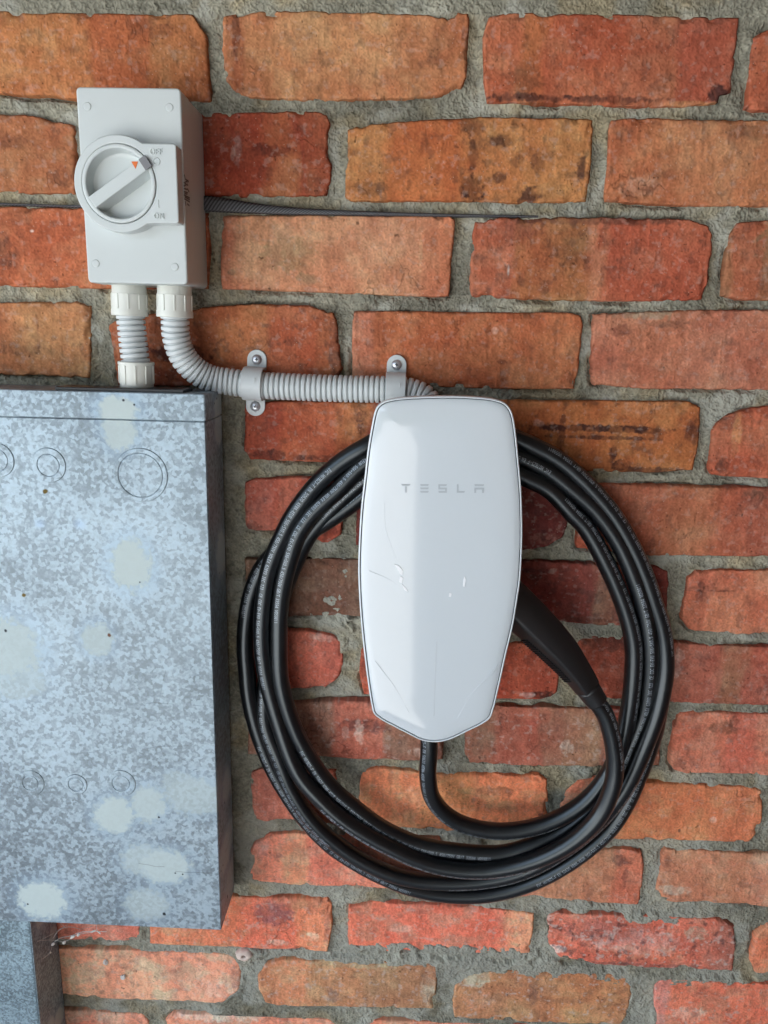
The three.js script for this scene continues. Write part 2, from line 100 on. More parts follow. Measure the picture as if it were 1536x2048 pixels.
const CABLE = [31.4,-377.7,50,32.8,-418.3,50,33.0,-453.5,46,41.1,-488.3,36,64.4,-514.5,31,99.5,-526.3,30,138.3,-524.5,30,176.1,-510.2,30,206.1,-487.0,30,227.4,-455.3,30,239.2,-418.6,30,244.6,-374.1,30,245.0,-328.1,30,242.3,-300.1,30,235.3,-274.8,30,223.4,-245.7,30,205.6,-211.4,30,183.0,-175.9,30,168.3,-161.3,30,143.1,-137.4,30,120.1,-126.4,30,72.9,-107.0,30,32.9,-98.1,30,-6.6,-101.6,30,-39.7,-115.1,30,-68.5,-143.9,30,-92.3,-166.9,30,-108.2,-190.4,30,-117.1,-216.8,30,-124.0,-243.6,30,-128.0,-272.9,30,-129.4,-313.4,30,-127.7,-357.0,30,-115.5,-404.9,30,-99.8,-439.8,30,-74.8,-478.1,30,-47.8,-503.8,30,-13.2,-530.1,30,28.3,-548.7,30,69.5,-554.4,31,117.7,-554.7,31,149.6,-545.0,30,186.3,-526.5,26,216.3,-499.5,21,238.1,-464.9,19,252.2,-425.1,20,261.7,-389.5,22,263.7,-346.5,26,259.7,-299.9,29,251.0,-264.2,29,234.9,-224.1,29,215.3,-187.7,29,190.6,-157.2,29,164.0,-135.0,29,141.5,-118.9,29,115.0,-107.0,29,72.5,-94.8,28,33.0,-93.8,25,-6.5,-110.7,20,-42.7,-135.6,16,-60.1,-151.6,14,-80.4,-172.8,12,-101.4,-199.6,11,-115.8,-230.2,11,-128.4,-264.1,11,-137.9,-301.5,11,-143.7,-345.0,12,-148.2,-376.8,14,-147.4,-410.9,18,-132.7,-451.5,22,-118.2,-489.6,23,-94.6,-528.6,23,-66.6,-557.8,22,-36.0,-580.1,21,-3.5,-596.0,20,33.8,-605.1,18,93.2,-603.7,17,144.0,-588.5,18,187.1,-558.6,20,222.2,-518.6,24,247.9,-472.8,28,263.3,-419.4,32,274.4,-371.9,32,278.0,-329.7,30,274.6,-299.3,29,268.7,-277.3,29,259.7,-254.6,29,246.5,-223.8,29,230.4,-193.5,29,210.7,-163.9,29,191.9,-142.8,29,174.2,-126.0,29,156.8,-111.9,29,139.3,-101.4,29,109.9,-88.7,29,71.7,-75.2,26,32.6,-77.2,18,-6.5,-114.6,12,-42.8,-151.2,11,-70.1,-173.5,10,-101.6,-194.9,10,-128.1,-210.5,10,-148.0,-231.5,10,-160.6,-259.5,11,-167.5,-293.5,12,-169.5,-322.0,13,-168.2,-350.8,14,-165.8,-380.6,15,-157.4,-420.3,16,-142.1,-463.6,17,-125.4,-497.0,17,-102.2,-533.2,17,-73.5,-565.3,16,-43.8,-587.2,15,-13.9,-604.6,14,16.8,-618.1,13,56.2,-626.5,12,101.7,-625.6,12,144.0,-613.4,12,181.9,-592.1,12,217.3,-561.9,12,243.8,-530.8,11,259.3,-497.4,11,268.9,-466.8,10,276.0,-438.0,10,282.2,-401.2,10,283.3,-359.4,10,280.1,-318.7,10,270.8,-279.1,10,254.0,-237.9,10,232.1,-197.7,10,202.9,-158.6,10,172.6,-130.7,10,143.5,-113.4,10,113.4,-101.4,10,73.5,-86.0,11,32.7,-77.4,16,-7.2,-82.2,26,-38.9,-98.2,32,-63.2,-114.0,31,-83.7,-132.5,30,-99.4,-151.0,30,-114.9,-174.0,29,-124.8,-193.9,29,-133.3,-213.3,29,-139.8,-233.5,29,-143.7,-253.9,29,-146.7,-280.6,29,-147.7,-311.6,29,-144.4,-345.9,29,-131.2,-400.2,31,-108.9,-459.7,36,-84.2,-488.7,40,-56.2,-513.4,42,-8.1,-543.4,42,44.9,-565.9,41,99.5,-568.9,42,153.2,-551.3,45,192.9,-521.9,49,217.3,-487.9,52,227.4,-451.9,54,228.2,-425.4,54,223.0,-396.6,54,212.8,-368.4,54,202.2,-353.1,54,195.9,-343.8,54];
const HANDLE = [87.9,-226.2,66,40,100.9,-238.1,65,42,123.7,-260.5,63,42.5,143.7,-280.2,61,41,164.1,-301.4,59,37.5,183.6,-326.1,57,31.5,192.0,-338.2,55.5,27];
const COLLAR = [190.8,-336.6,55.5,195.6,-343.3,55,203.8,-354.4,54.5];
const CONDUIT_LONG = [-224.9,37.4,36,-225.1,19.8,36,-225.0,2.1,34,-220.5,-15.4,30,-210.1,-28.8,25,-195.3,-37.0,20,-177.0,-39.7,17,-152.7,-42.2,16,-114.1,-43.2,16,-78.6,-43.8,16,-32.2,-43.7,16,-12.3,-43.7,16,2.7,-45.3,16,15.7,-50.9,17,23.5,-61.3,20,26.4,-76.6,24];
const CONDUIT_SHORT = [-268.2,36.5,36,-267.8,18.0,36,-266.6,-5.4,36,-264.9,-29.1,36,-265.3,-44.5,36];
const SIDE_MARK = [70.4,141.8,67.7,138.4,65.5,139.1,58.2,138.5,71.7,135.4,67.0,135.4,63.5,138.1,62.7,136.5,72.1,132.6,66.1,134.8,66.1,134.8,60.7,135.3,71.9,130.4,64.4,131.1,62.2,131.8,57.6,130.3,72.2,127.8,62.1,128.7,71.4,126.4,63.9,127.2,72.6,124.9,56.6,125.3,70.7,123.6,56.8,123.8,71.9,121.9,57.0,121.9,70.1,120.1,69.5,117.0,63.9,119.0,58.6,118.4,67.9,136.7,59.1,139.5];
const FINE_RIDGES = [[-19.3,-140.0,-16.9,-165.9,-8.0,-189.6,-2.9,-208.9,3.1,-223.4,8.4,-243.1,15.3,-268.1,18.9,-275.6],[-31.9,-205.9,-12.1,-214.1,4.7,-227.3],[-24.6,-296.2,-4.7,-323.1,9.6,-349.1],[93.5,-300.1,72.6,-322.8,57.0,-353.1],[95.0,-293.9,78.0,-315.3,63.5,-333.7],[23.5,-257.7,26.9,-298.4,30.9,-345.5]];
const PALE_FLAKES = [[-8.3,-198.3,-3.6,-200.1,-0.2,-204.8,-0.5,-208.7,-2.9,-207.8,-5.4,-203.0],[-2.9,-209.8,-0.0,-211.2,-0.8,-216.6,-3.2,-215.7],[-0.8,-217.6,3.1,-221.4,5.1,-225.3,1.7,-223.4],[57.2,-207.9,58.8,-211.7,57.7,-218.6,56.3,-217.7,56.5,-211.8],[44.0,-225.0,45.9,-225.4,45.5,-228.9,43.6,-228.5]];
// ---------------------------------------------------------------- helpers
const used = {};
function numbered(name) { const n = used[name] = (used[name] ?? -1) + 1; return n ? name + '_' + String(n).padStart(3, '0') : name; }
function tag(o, label, category, group) { o.userData.label = label; o.userData.category = category; if (group) o.userData.group = group; return o; }
function thing(name, label, category, group) { const g = new THREE.Group(); g.name = numbered(name); scene.add(g); return tag(g, label, category, group); }
function part(name, geo, mat, parent, label) {
  const m = new THREE.Mesh(geo, mat); m.name = name; m.castShadow = m.receiveShadow = true; parent.add(m);
  if (label) m.userData.label = label;
  return m;
}
function structure(name, geo, mat) { const m = part(name, geo, mat, scene); m.userData.kind = 'structure'; return m; }
let seed = 12345;
const rnd = () => { seed = (Math.imul(seed, 1664525) + 1013904223) >>> 0; return seed / 4294967296; };
function hash(ix, iy, s) {
  let h = Math.imul(ix, 374761393) ^ Math.imul(iy, 668265263) ^ Math.imul(s + 11, 1442695041);
  h = Math.imul(h ^ (h >>> 13), 1274126177); h = Math.imul(h ^ (h >>> 15), 2246822519);
  return ((h ^ (h >>> 16)) >>> 0) / 4294967296;
}
function vn(x, y, s) {
  const ix = Math.floor(x), iy = Math.floor(y); let fx = x - ix, fy = y - iy;
  fx = fx * fx * (3 - 2 * fx); fy = fy * fy * (3 - 2 * fy);
  const a = hash(ix, iy, s), b = hash(ix + 1, iy, s), c = hash(ix, iy + 1, s), d = hash(ix + 1, iy + 1, s);
  return a + (b - a) * fx + (c - a) * fy + (a - b - c + d) * fx * fy;
}
function fbm(x, y, s, n) { let v = 0, a = 0.5, t = 0; for (let i = 0; i < n; i++) { v += a * vn(x, y, s + i * 17); t += a; a *= 0.5; x = x * 2.03 + 5.1; y = y * 2.03 + 1.7; } return v / t; }
const clamp = (v, a = 0, b = 1) => v < a ? a : v > b ? b : v;
const sstep = (a, b, v) => { v = clamp((v - a) / (b - a)); return v * v * (3 - 2 * v); };
const toS = (l) => { l = clamp(l); return 255 * (l <= 0.0031308 ? l * 12.92 : 1.055 * Math.pow(l, 1 / 2.4) - 0.055); };
function dataTex(data, w, h, srgb) {
  const t = new THREE.DataTexture(data, w, h); t.magFilter = THREE.LinearFilter; t.minFilter = THREE.LinearMipmapLinearFilter; t.generateMipmaps = true;
  if (srgb) t.colorSpace = THREE.SRGBColorSpace; t.needsUpdate = true; return t;
}
const std = (o) => new THREE.MeshStandardMaterial(o);
const phys = (o) => new THREE.MeshPhysicalMaterial(o);
const lin = (r, g, b) => new THREE.Color().setRGB(r, g, b);
function meshFrom(pos, idx, uv) {
  const g = new THREE.BufferGeometry();
  g.setAttribute('position', new THREE.Float32BufferAttribute(pos, 3));
  if (uv) g.setAttribute('uv', new THREE.Float32BufferAttribute(uv, 2));
  g.setIndex(idx); g.computeVertexNormals(); return g;
}
const box = (w, h, d, x, y, z, r = 0.0006) => new RoundedBoxGeometry(w, h, d, 2, Math.min(r, w / 2.01, h / 2.01, d / 2.01)).translate(x, y, z);
const merge = (list) => mergeGeometries(list.map((g) => { const n = g.index ? g.toNonIndexed() : g.clone(); for (const k of Object.keys(n.attributes)) if (k !== 'position' && k !== 'normal' && k !== 'uv') n.deleteAttribute(k); return n; }));
// lathe round an axis that points along dir, profile of [radius, height]
function lathe(profile, seg, at, dir = [0, 1, 0]) {
  const g = new THREE.LatheGeometry(profile.map(([r, h]) => new THREE.Vector2(r, h)), seg);
  g.applyQuaternion(new THREE.Quaternion().setFromUnitVectors(new THREE.Vector3(0, 1, 0), new THREE.Vector3(...dir).normalize()));
  return g.translate(...at);
}
const pts3 = (a) => { const o = []; for (let i = 0; i < a.length; i += 3) o.push(new THREE.Vector3(a[i] / 1000, a[i + 1] / 1000, a[i + 2] / 1000)); return o; };
// sweep a section along a curve; section(s, theta) -> [across, outward] in metres, the outward side faces the viewer
function sweep(curve, n, seg, section, uvAt) {
  const L = curve.getLength(), pos = [], uv = [], idx = [], Z = new THREE.Vector3(0, 0, 1), N = new THREE.Vector3(), S = new THREE.Vector3();
  for (let i = 0; i <= n; i++) {
    const t = i / n, c = curve.getPointAt(t), T = curve.getTangentAt(t), s = t * L;
    N.copy(Z).addScaledVector(T, -Z.dot(T)).normalize(); S.crossVectors(N, T);
    for (let k = 0; k <= seg; k++) {
      const th = (k / seg) * 2 * Math.PI - Math.PI, [a, b] = section(s, th, t);
      pos.push(c.x + S.x * a + N.x * b, c.y + S.y * a + N.y * b, c.z + S.z * a + N.z * b);
      if (uvAt) uv.push(...uvAt(s, k / seg)); else uv.push(s, k / seg);
    }
  }
  const w = seg + 1;
  for (let i = 0; i < n; i++) for (let k = 0; k < seg; k++) { const a = i * w + k, b = a + w; idx.push(a, a + 1, b, b, a + 1, b + 1); }
  return meshFrom(pos, idx, uv);
}

// ---------------------------------------------------------------- surroundings out of frame: house eaves, a sunlit drive; carport roof, return wall and hedge added to shape the light
structure('driveway', new THREE.PlaneGeometry(120, 120).rotateX(-Math.PI / 2).translate(-6, -1.3, 40), std({ color: lin(0.5, 0.5, 0.49), roughness: 0.9 }));
structure('roof_eaves', new THREE.BoxGeometry(9, 0.12, 1.4).translate(-0.1, 0.62, 0.3), std({ color: lin(0.13, 0.12, 0.11), roughness: 0.8 }));
structure('added_carport_roof', new THREE.BoxGeometry(4, 0.12, 14).translate(1.28, 0.62, 8.005), std({ color: lin(0.13, 0.12, 0.11), roughness: 0.8 }));  // unseen roof, added to shade the ground in front and to the right
structure('added_return_wall', new THREE.BoxGeometry(0.2, 1.85, 9).translate(0.95, -0.372, 4.5), std({ color: lin(0.1, 0.055, 0.04), roughness: 0.9 }));  // unseen dark wall, added to cut the light from the right
structure('added_far_hedge', new THREE.BoxGeometry(60, 3.2, 2).translate(5, 0.3, 16.2), std({ color: lin(0.05, 0.07, 0.03), roughness: 1 }));  // unseen, added to block low sky and bright far ground

// ---------------------------------------------------------------- brick wall
const X0 = -0.53, X1 = 0.55, Y0 = -1.02, Y1 = 0.42, WW = X1 - X0, HH = Y1 - Y0;
const TW = 1536, TH = 2048, pxm = TW / WW, pym = TH / HH;
const brickMap = new Uint8Array(TW * TH * 4), brickBump = new Uint8Array(TW * TH * 4), MW = 1152, MH = 1536;
brickMap.fill(90); brickBump.fill(128);
const bricks = BRICKS.map((b, i) => {
  const P = []; for (let k = 0; k < b.p.length; k += 2) P.push([b.p[k] / 10000, b.p[k + 1] / 10000]);
  const xs = P.map((q) => q[0]), ys = P.map((q) => q[1]);
  return { P, x0: Math.min(...xs), x1: Math.max(...xs), y0: Math.min(...ys), y1: Math.max(...ys), c: b.c.map((v) => v / 1000), bands: b.b, marks: b.m, k: b.k, i };
});
for (const b of bricks) {
  const pad = 0.003, s = b.i * 7 + 3, bw = b.x1 - b.x0, bh = b.y1 - b.y0, [pits, white, dark] = b.k;
  const i0 = Math.max(0, Math.floor((b.x0 - pad - X0) * pxm)), i1 = Math.min(TW - 1, Math.ceil((b.x1 + pad - X0) * pxm));
  const j0 = Math.max(0, Math.floor((b.y0 - pad - Y0) * pym)), j1 = Math.min(TH - 1, Math.ceil((b.y1 + pad - Y0) * pym));
  for (let j = j0; j <= j1; j++) for (let i = i0; i <= i1; i++) {
    const x = X0 + (i + 0.5) / pxm, y = Y0 + (j + 0.5) / pym, u = (x - b.x0) / bw, v = (b.y1 - y) / bh;
    const big = fbm(x * 26, y * 26, s, 3), mid = fbm(x * 150, y * 110, s + 50, 3), fine = vn(x * 700, y * 700, s + 90), drag = fbm(x * 420, y * 60, s + 120, 2);
    let r = b.c[0], g = b.c[1], bl = b.c[2];
    const ue = u + (fbm(x * 90, y * 30, s + 20, 3) - 0.5) * 0.09;
    for (const q of b.bands) {
      const w = (q[0] <= 0 ? 1 : sstep(q[0] - 0.03, q[0] + 0.03, ue)) * (q[1] >= 1 ? 1 : 1 - sstep(q[1] - 0.03, q[1] + 0.03, ue)) * (0.45 + 0.5 * big);
      r += (q[2] / 1000 - r) * w; g += (q[3] / 1000 - g) * w; bl += (q[4] / 1000 - bl) * w;
    }
    // burnt or limy blotches with ragged outlines
    for (const q of b.marks) {
      const du = (u - q[0]) / q[2], dv = (v - q[1]) / q[3], f = 1 - (du * du + dv * dv); if (f < -0.9) continue;
      const w = sstep(0.05, 0.75, f + (fbm(x * 240, y * 240, s + 200, 3) - 0.5) * 3.2 * q[8]) * q[7] * (0.55 + 0.45 * sstep(0.35, 0.6, mid));
      r += (q[4] / 1000 - r) * w; g += (q[5] / 1000 - g) * w; bl += (q[6] / 1000 - bl) * w;
    }
    const dk = sstep(0.57, 0.78, fbm(x * 130, y * 130, s + 300, 4)) * dark;
    r += (0.075 - r) * dk * 0.8; g += (0.035 - g) * dk * 0.7; bl += (0.03 - bl) * dk * 0.6;
    const tan = sstep(0.45, 0.7, fbm(x * 55 + 7, y * 70, s + 800, 4)) * 0.55; r += (Math.min(0.62, r * 1.08) - r) * tan; g += (g * 1.35 - g) * tan; bl += (bl * 1.45 - bl) * tan;
    const hue = (big - 0.5) * 0.5;
    const m = (0.86 + 0.3 * big) * (0.8 + 0.42 * mid) * (0.8 + 0.4 * fine) * (0.86 + 0.28 * drag);
    r *= m; g *= m * (1 + hue); bl *= m * (1 + hue);
    const wh = sstep(0.62, 0.76, fbm(x * 190 + 9, y * 230, s + 400, 4)) * white;
    r += (0.62 - r) * wh * 0.55; g += (0.5 - g) * wh * 0.55; bl += (0.44 - bl) * wh * 0.55;
    // pits and sand grains
    const pit = sstep(0.8, 0.92, fbm(x * 300, y * 300, s + 500, 2)) * sstep(0.45, 0.7, fbm(x * 60, y * 60, s + 520, 2)) * pits;
    const k = 1 - 0.6 * pit; r *= k; g *= k; bl *= k;
    const sp = hash(i, j, s + 77) > 0.9985 ? 0.5 : 0; r += sp * (0.7 - r); g += sp * (0.62 - g); bl += sp * (0.55 - bl);
    const crack = 1 - sstep(0, 0.018, Math.abs(fbm(x * 38, y * 30, s + 600, 4) - 0.5)) * 1;
    const cr = crack * sstep(0.68, 0.76, fbm(x * 20, y * 20, s + 640, 2));
    r *= 1 - 0.4 * cr; g *= 1 - 0.4 * cr; bl *= 1 - 0.4 * cr;
    const o = (j * TW + i) * 4;
    brickMap[o] = toS(r); brickMap[o + 1] = toS(g); brickMap[o + 2] = toS(bl); brickMap[o + 3] = 255;
    const h = 0.5 + (mid - 0.5) * 0.5 + (fine - 0.5) * 0.3 + (drag - 0.5) * 0.2 - pit * 0.45 - cr * 0.3 + (fbm(x * 300, y * 300, s + 700, 2) - 0.5) * 0.35;
    brickBump[o] = brickBump[o + 1] = brickBump[o + 2] = clamp(h) * 255; brickBump[o + 3] = 255;
  }
}
const LIME_AND_LIGHT = [[0.05, -0.73, 0.3, 0.07], [0.3, -0.62, 0.12, 0.09], [-0.08, -0.28, 0.05, 0.06], [0.09, -0.55, 0.09, 0.05], [0.35, -0.78, 0.15, 0.06], [-0.2, -0.75, 0.15, 0.05], [-0.1, -0.6, 0.09, 0.07]];
const mortarMap = new Uint8Array(MW * MH * 4), mortarBump = new Uint8Array(MW * MH * 4);
for (let j = 0; j < MH; j++) for (let i = 0; i < MW; i++) {
  const x = X0 + (i + 0.5) / MW * WW, y = Y0 + (j + 0.5) / MH * HH;
  const big = fbm(x * 18, y * 18, 901, 3), grain = vn(x * 900, y * 900, 911), g2 = vn(x * 330, y * 330, 921), mid = fbm(x * 90, y * 90, 931, 3);
  let limeAndLight = 0; // ragged pale patches: limy mortar, plus brighter light painted in lower down
  for (const q of LIME_AND_LIGHT) limeAndLight = Math.max(limeAndLight, sstep(0, 0.5, 1 - ((x - q[0]) / q[2]) ** 2 - ((y - q[1]) / q[3]) ** 2 + (fbm(x * 40, y * 40, 961, 4) - 0.5) * 2.4));
  const pale = Math.max(sstep(0.52, 0.72, fbm(x * 34 + 3, y * 34, 941, 4)), limeAndLight * 0.85);
  let m = (0.6 + 0.8 * big) * (0.76 + 0.48 * mid) * (0.68 + 0.64 * grain) * (0.8 + 0.4 * g2);
  const rusty = sstep(0.5, 0.75, fbm(x * 25 + 8, y * 25, 971, 3)); let r = (0.262 + 0.03 * rusty) * m, g = 0.25 * m, b = (0.195 - 0.03 * rusty) * m;
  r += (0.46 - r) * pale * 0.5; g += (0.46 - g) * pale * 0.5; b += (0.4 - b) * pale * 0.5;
  const o = (j * MW + i) * 4;
  mortarMap[o] = toS(r); mortarMap[o + 1] = toS(g); mortarMap[o + 2] = toS(b); mortarMap[o + 3] = 255;
  const h = 0.5 + (grain - 0.5) * 0.6 + (g2 - 0.5) * 0.4 + (mid - 0.5) * 0.5;
  mortarBump[o] = mortarBump[o + 1] = mortarBump[o + 2] = clamp(h) * 255; mortarBump[o + 3] = 255;
}
const brickMat = phys({ specularIntensity: 0.3, map: dataTex(brickMap, TW, TH, true), bumpMap: dataTex(brickBump, TW, TH), bumpScale: 0.0014, roughness: 0.85 });
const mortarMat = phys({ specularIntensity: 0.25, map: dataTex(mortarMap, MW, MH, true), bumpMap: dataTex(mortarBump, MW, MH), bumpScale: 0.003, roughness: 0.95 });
const wallUV = (x, y) => [(x - X0) / WW, (y - Y0) / HH];

const wall = thing('brick_wall', 'old orange and red brick wall with rough grey mortar joints behind everything', 'wall');
part('wall_core', new THREE.BoxGeometry(9, 1.9, 0.2).translate(0, -0.36, -0.121), std({ color: lin(0.32, 0.15, 0.09), roughness: 0.9 }), wall);
{ // mortar: one uneven sheet behind the brick faces, flush or smeared over them where the photo shows it
  const step = 0.0023, nx = Math.round(WW / step), ny = Math.round(HH / step), pos = [], uv = [], idx = [];
  // distance of every grid point to the nearest brick outline, negative inside a brick
  const dist = new Float32Array((nx + 1) * (ny + 1)).fill(1);
  for (const b of bricks) {
    const m = 0.012, i0 = Math.max(0, Math.floor((b.x0 - m - X0) / WW * nx)), i1 = Math.min(nx, Math.ceil((b.x1 + m - X0) / WW * nx)), j0 = Math.max(0, Math.floor((b.y0 - m - Y0) / HH * ny)), j1 = Math.min(ny, Math.ceil((b.y1 + m - Y0) / HH * ny)), P = b.P, n = P.length;
    for (let j = j0; j <= j1; j++) for (let i = i0; i <= i1; i++) {
      const x = X0 + (i / nx) * WW, y = Y0 + (j / ny) * HH; let d = 1, inside = false;
      for (let k = 0, q = n - 1; k < n; q = k++) {
        const [ax, ay] = P[q], [bx, by] = P[k], dx = bx - ax, dy = by - ay, t = clamp(((x - ax) * dx + (y - ay) * dy) / (dx * dx + dy * dy));
        d = Math.min(d, Math.hypot(x - ax - dx * t, y - ay - dy * t));
        if ((ay > y) !== (by > y) && x < ax + (y - ay) / (by - ay) * dx) inside = !inside;
      }
      const o = j * (nx + 1) + i; dist[o] = Math.min(dist[o], inside ? -d : d);
    }
  }
  const blobs = [[-0.015, -0.7157, 0.05, 0.011, 1.3], [0.07, -0.713, 0.08, 0.0095, 1.3], [0.136, -0.717, 0.05, 0.012, 1.3], [0.205, -0.735, 0.05, 0.014, 1.2], [0.12, -0.735, 0.12, 0.01, 0.6], [0.0782, 0.0826, 0.009, 0.036, -1], [-0.043, 0.0426, 0.012, 0.009, 1.3], [-0.175, -0.735, 0.022, 0.012, 0], [0.3, -0.66, 0.05, 0.01, 0], [0.02, -0.735, 0.12, 0.009, 0.4], [0.3, -0.745, 0.2, 0.01, -0.5], [-0.05, -0.245, 0.02, 0.03, 0.3], [0.08, -0.56, 0.03, 0.03, 0], [-0.07, -0.29, 0.03, 0.03, 0.3]];
  for (let j = 0; j <= ny; j++) for (let i = 0; i <= nx; i++) {
    const x = X0 + (i / nx) * WW, y = Y0 + (j / ny) * HH;
    let h = -6 + 2.6 * sstep(-0.35, -0.7, y) + (fbm(x * 30, y * 30, 31, 3) - 0.5) * 5 + (fbm(x * 110, y * 110, 41, 4) - 0.5) * 3.4 + (vn(x * 420, y * 420, 51) - 0.5) * 0.5;
    // the mortar parts from the brick in some stretches and is dragged up to its face in others
    const dd = dist[j * (nx + 1) + i], edge = fbm(x * 24 + 2, y * 24, 91, 3);
    h -= 6 * sstep(0.54, 0.66, edge) * (1 - sstep(0.0004, 0.0026, Math.abs(dd - 0.0004)));
    h += 2.6 * sstep(0.52, 0.4, edge) * (1 - sstep(0, 0.006, dd));
    h = Math.min(h, -0.7); if (dd < -0.0015) h = Math.min(h, -1.2 - 3.5 * sstep(0.0015, 0.005, -dd));
    if (y > 0.288) h += (-1.4 + (fbm(x * 60, y * 60, 61, 3) - 0.5) * 2 - h) * sstep(0.288, 0.296, y);
    for (const q of blobs) {
      const f = 1 - ((x - q[0]) / q[2]) ** 2 - ((y - q[1]) / q[3]) ** 2; if (f < -1) continue;
      const sw = sstep(0.05, 0.75, f + (fbm(x * 110, y * 110, 71, 4) - 0.5) * 2.2); h += (q[4] + (fbm(x * 160, y * 160, 81, 3) - 0.5) * 2 - h) * sw;
    }
    pos.push(x, y, h / 1000); uv.push(...wallUV(x, y));
  }
  const w = nx + 1;
  for (let j = 0; j < ny; j++) for (let i = 0; i < nx; i++) { const a = j * w + i; idx.push(a, a + 1, a + w, a + w, a + 1, a + w + 1); }
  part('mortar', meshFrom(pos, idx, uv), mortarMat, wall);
}
function sideOf(P, a, b, n) { // the polyline from corner a to corner b, resampled closer towards its ends
  const q = [P[a]]; for (let i = a; i !== b;) { i = (i + 1) % P.length; q.push(P[i]); }
  const cum = [0]; for (let i = 1; i < q.length; i++) cum.push(cum[i - 1] + Math.hypot(q[i][0] - q[i - 1][0], q[i][1] - q[i - 1][1]));
  const out = [], L = cum[cum.length - 1];
  for (let i = 0; i <= n; i++) {
    const t = i / n, d = (0.42 * t + 0.58 * (0.5 - 0.5 * Math.cos(Math.PI * t))) * L; let k = 1; while (k < q.length - 1 && cum[k] < d) k++;
    const f = cum[k] > cum[k - 1] ? (d - cum[k - 1]) / (cum[k] - cum[k - 1]) : 0;
    out.push([q[k - 1][0] + (q[k][0] - q[k - 1][0]) * f, q[k - 1][1] + (q[k][1] - q[k - 1][1]) * f]);
  }
  return out;
}
for (const b of bricks) {
  const bw = b.x1 - b.x0, bh = b.y1 - b.y0, P = b.P, NU = Math.max(24, Math.round(bw / 0.0034)), NV = 26, s = b.i * 13 + 5;
  const pick = (sx, sy) => { let best = 0, v = -1e9; P.forEach((q, i) => { const w = sx * (q[0] - b.x0) / bw * (bw / bh) * 0.55 + sy * (q[1] - b.y0) / bh; if (w > v) { v = w; best = i; } }); return best; };
  const tl = pick(-1, 1), tr = pick(1, 1), br = pick(1, -1), bl = pick(-1, -1);
  const top = sideOf(P, tl, tr, NU), right = sideOf(P, tr, br, NV), bot = sideOf(P, br, bl, NU).reverse(), left = sideOf(P, bl, tl, NV).reverse();
  const wob = 0.0007 + 0.003 * hash(b.i, 7, 9) ** 2, proud = (hash(b.i, 3, 9) - 0.5) * 0.0022, tx = (hash(b.i, 4, 9) - 0.5) * 0.012, ty = (hash(b.i, 5, 9) - 0.5) * 0.02, cx = (b.x0 + b.x1) / 2, cy = (b.y0 + b.y1) / 2;
  const pos = [], uv = [], idx = [], rim = (k, n) => 0.42 * k / n + 0.58 * (0.5 - 0.5 * Math.cos(Math.PI * k / n));
  for (let j = 0; j <= NV; j++) for (let i = 0; i <= NU; i++) {
    const u = rim(i, NU), v = rim(j, NV);
    const f = (k) => (1 - v) * top[i][k] + v * bot[i][k] + (1 - u) * left[j][k] + u * right[j][k] - ((1 - u) * (1 - v) * P[tl][k] + u * (1 - v) * P[tr][k] + (1 - u) * v * P[bl][k] + u * v * P[br][k]);
    let x = f(0), y = f(1);
    x += (fbm(x * 230, y * 230, s, 3) - 0.5) * wob; y += (fbm(x * 230, y * 230, s + 40, 3) - 0.5) * wob;
    const d = Math.min(u * bw, (1 - u) * bw, v * bh, (1 - v) * bh);
    const R = 0.0011 + 0.005 * sstep(0.45, 0.85, fbm(x * 60, y * 60, s + 80, 3));
    let z = proud + tx * (x - cx) * 0.5 + ty * (y - cy) * 0.5 + (fbm(x * 28, y * 28, s + 110, 3) - 0.5) * 0.0026 + (fbm(x * 130, y * 130, s + 140, 3) - 0.5) * 0.0011;
    if (d < R) z -= R * (1 - Math.sqrt(1 - (1 - d / R) ** 2));
    // chipped arrises
    z -= 0.0035 * sstep(0.62, 0.72, fbm(x * 75, y * 75, s + 170, 3)) * (1 - sstep(0.002, 0.007, d));
    pos.push(x, y, z); uv.push(...wallUV(x, y));
  }
  const w = NU + 1;
  for (let j = 0; j < NV; j++) for (let i = 0; i < NU; i++) { const a = j * w + i; idx.push(a, a + w, a + 1, a + 1, a + w, a + w + 1); }
  const loop = []; for (let i = 0; i <= NU; i++) loop.push(i); for (let j = 1; j <= NV; j++) loop.push(j * w + NU); for (let i = NU - 1; i >= 0; i--) loop.push(NV * w + i); for (let j = NV - 1; j > 0; j--) loop.push(j * w);
  const base = pos.length / 3;
  for (const k of loop) { pos.push(pos[k * 3], pos[k * 3 + 1], -0.018); uv.push(uv[k * 2], uv[k * 2 + 1]); }
  for (let k = 0; k < loop.length; k++) { const n = (k + 1) % loop.length; idx.push(loop[k], loop[n], base + k, base + k, loop[n], base + n); }
  part(numbered('brick'), meshFrom(pos, idx, uv), brickMat, wall);
}

